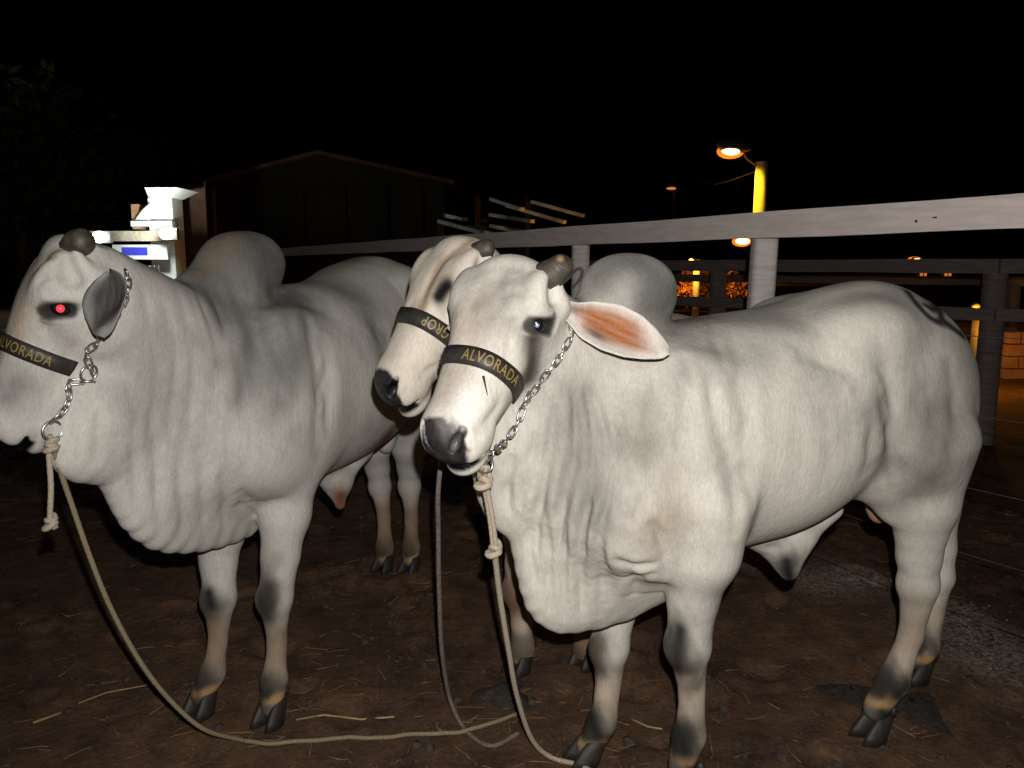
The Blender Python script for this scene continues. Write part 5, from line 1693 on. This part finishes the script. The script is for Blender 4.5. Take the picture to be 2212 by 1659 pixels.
# ---- dark warehouse with a gable roof behind the left bull
YW = 31.0
wh = tag(empty('warehouse', (at(680, 500, YW)[0], YW, 0)), 'dark gabled warehouse looming behind the left bull', 'building')
def atw(u, v): return W(u, v, YW)
M_WALLD = simple('old_plaster', (0.018, 0.013, 0.010), 0.95, 0.35, 0.8, 0.3, 0.03)
gl, gr_ = atw(470, 500)[0], atw(960, 500)[0]
ze, zr = atw(500, 392)[2], atw(690, 336)[2]
xm = atw(690, 340)[0]
mb = MB()
mb.add([(gl, YW, -0.2), (gr_, YW, -0.2), (gr_, YW, ze), (xm, YW, zr), (gl, YW, ze), (gl, YW + 20, -0.2), (gr_, YW + 20, -0.2), (gr_, YW + 20, ze), (xm, YW + 20, zr), (gl, YW + 20, ze)],
       [(0, 1, 2, 3, 4), (9, 8, 7, 6, 5), (1, 6, 7, 2), (5, 0, 4, 9)])
mb.build('wall', M_WALLD, wh)
M_ROOF = simple('clay_roof', (0.10, 0.040, 0.020), 0.9, 0.3, 2.0, 0.4, 0.03)
for xa, za, xb, zb2 in ((gl - 0.4, ze - 0.12, xm, zr + 0.02), (xm, zr + 0.02, gr_ + 0.4, ze - 0.12)):
    mb = MB()
    mb.add([(xa, YW - 0.35, za), (xb, YW - 0.35, zb2), (xb, YW + 20.3, zb2), (xa, YW + 20.3, za), (xa, YW - 0.35, za + 0.14), (xb, YW - 0.35, zb2 + 0.14), (xb, YW + 20.3, zb2 + 0.14), (xa, YW + 20.3, za + 0.14)],
           [(3, 2, 1, 0), (4, 5, 6, 7), (0, 1, 5, 4), (2, 3, 7, 6), (1, 2, 6, 5), (3, 0, 4, 7)])
    mb.build('roof', M_ROOF, wh)
for u in (560, 650, 740, 830, 905):
    MB().box((atw(u, 450)[0], YW - 0.06, (ze - 0.3) / 2), (0.28, 0.12, ze - 0.1)).build('pilaster', M_WALLD, wh)
bp = tag(empty('brick_pillar', (at(428, 500, 27)[0], 27.0, 0)), 'square brown brick pillar at the corner of the warehouse', 'pillar')
MB().box((at(428, 500, 27)[0], 27.0, at(428, 405, 27)[2] / 2), (0.95, 0.9, at(428, 405, 27)[2])).build('shaft', simple('brown_brick', (0.12, 0.06, 0.034), 0.95, 0.3, 3.0, 0.5, 0.03), bp)
MB().box((at(428, 500, 27)[0], 27.0, at(428, 405, 27)[2] + 0.07), (1.05, 1.0, 0.12)).build('cap', M_WALLD, bp)

# ---- stepped seats of a small grandstand, catching the white light
YG = 24.0
gs = tag(empty('grandstand', (W(1100, 480, YG)[0], YG, 0)), 'dark stepped grandstand with pale worn bench planks behind the rail', 'grandstand')
M_PALE = simple('worn_white_plank', (0.62, 0.64, 0.58), 0.8, 0.6, 1.5, 0.2)
for (ua, va, ub, vb, Y) in ((955, 463, 1004, 474, 23.2), (950, 478, 1040, 502, 22.6), (1062, 430, 1128, 452, 24.6), (1096, 444, 1220, 480, 24.2), (1060, 464, 1150, 478, 23.4), (1062, 488, 1140, 502, 22.6), (1150, 436, 1260, 466, 24.9), (1010, 490, 1080, 510, 22.2)):
    a, b = W(ua, va, Y), W(ub, vb, Y - 0.9)
    MB().beam(a, b, 0.20, 0.10).build('bench_plank', M_PALE, gs)
for (u, v, Y) in ((1032, 432, 24.8), (1046, 486, 22.8), (1140, 440, 25.0), (950, 470, 23.0)):
    c = W(u, v, Y)
    MB().box((c[0], Y, c[2] / 2), (0.16, 0.16, c[2] + 0.3)).build('upright', M_DKWOOD, gs)
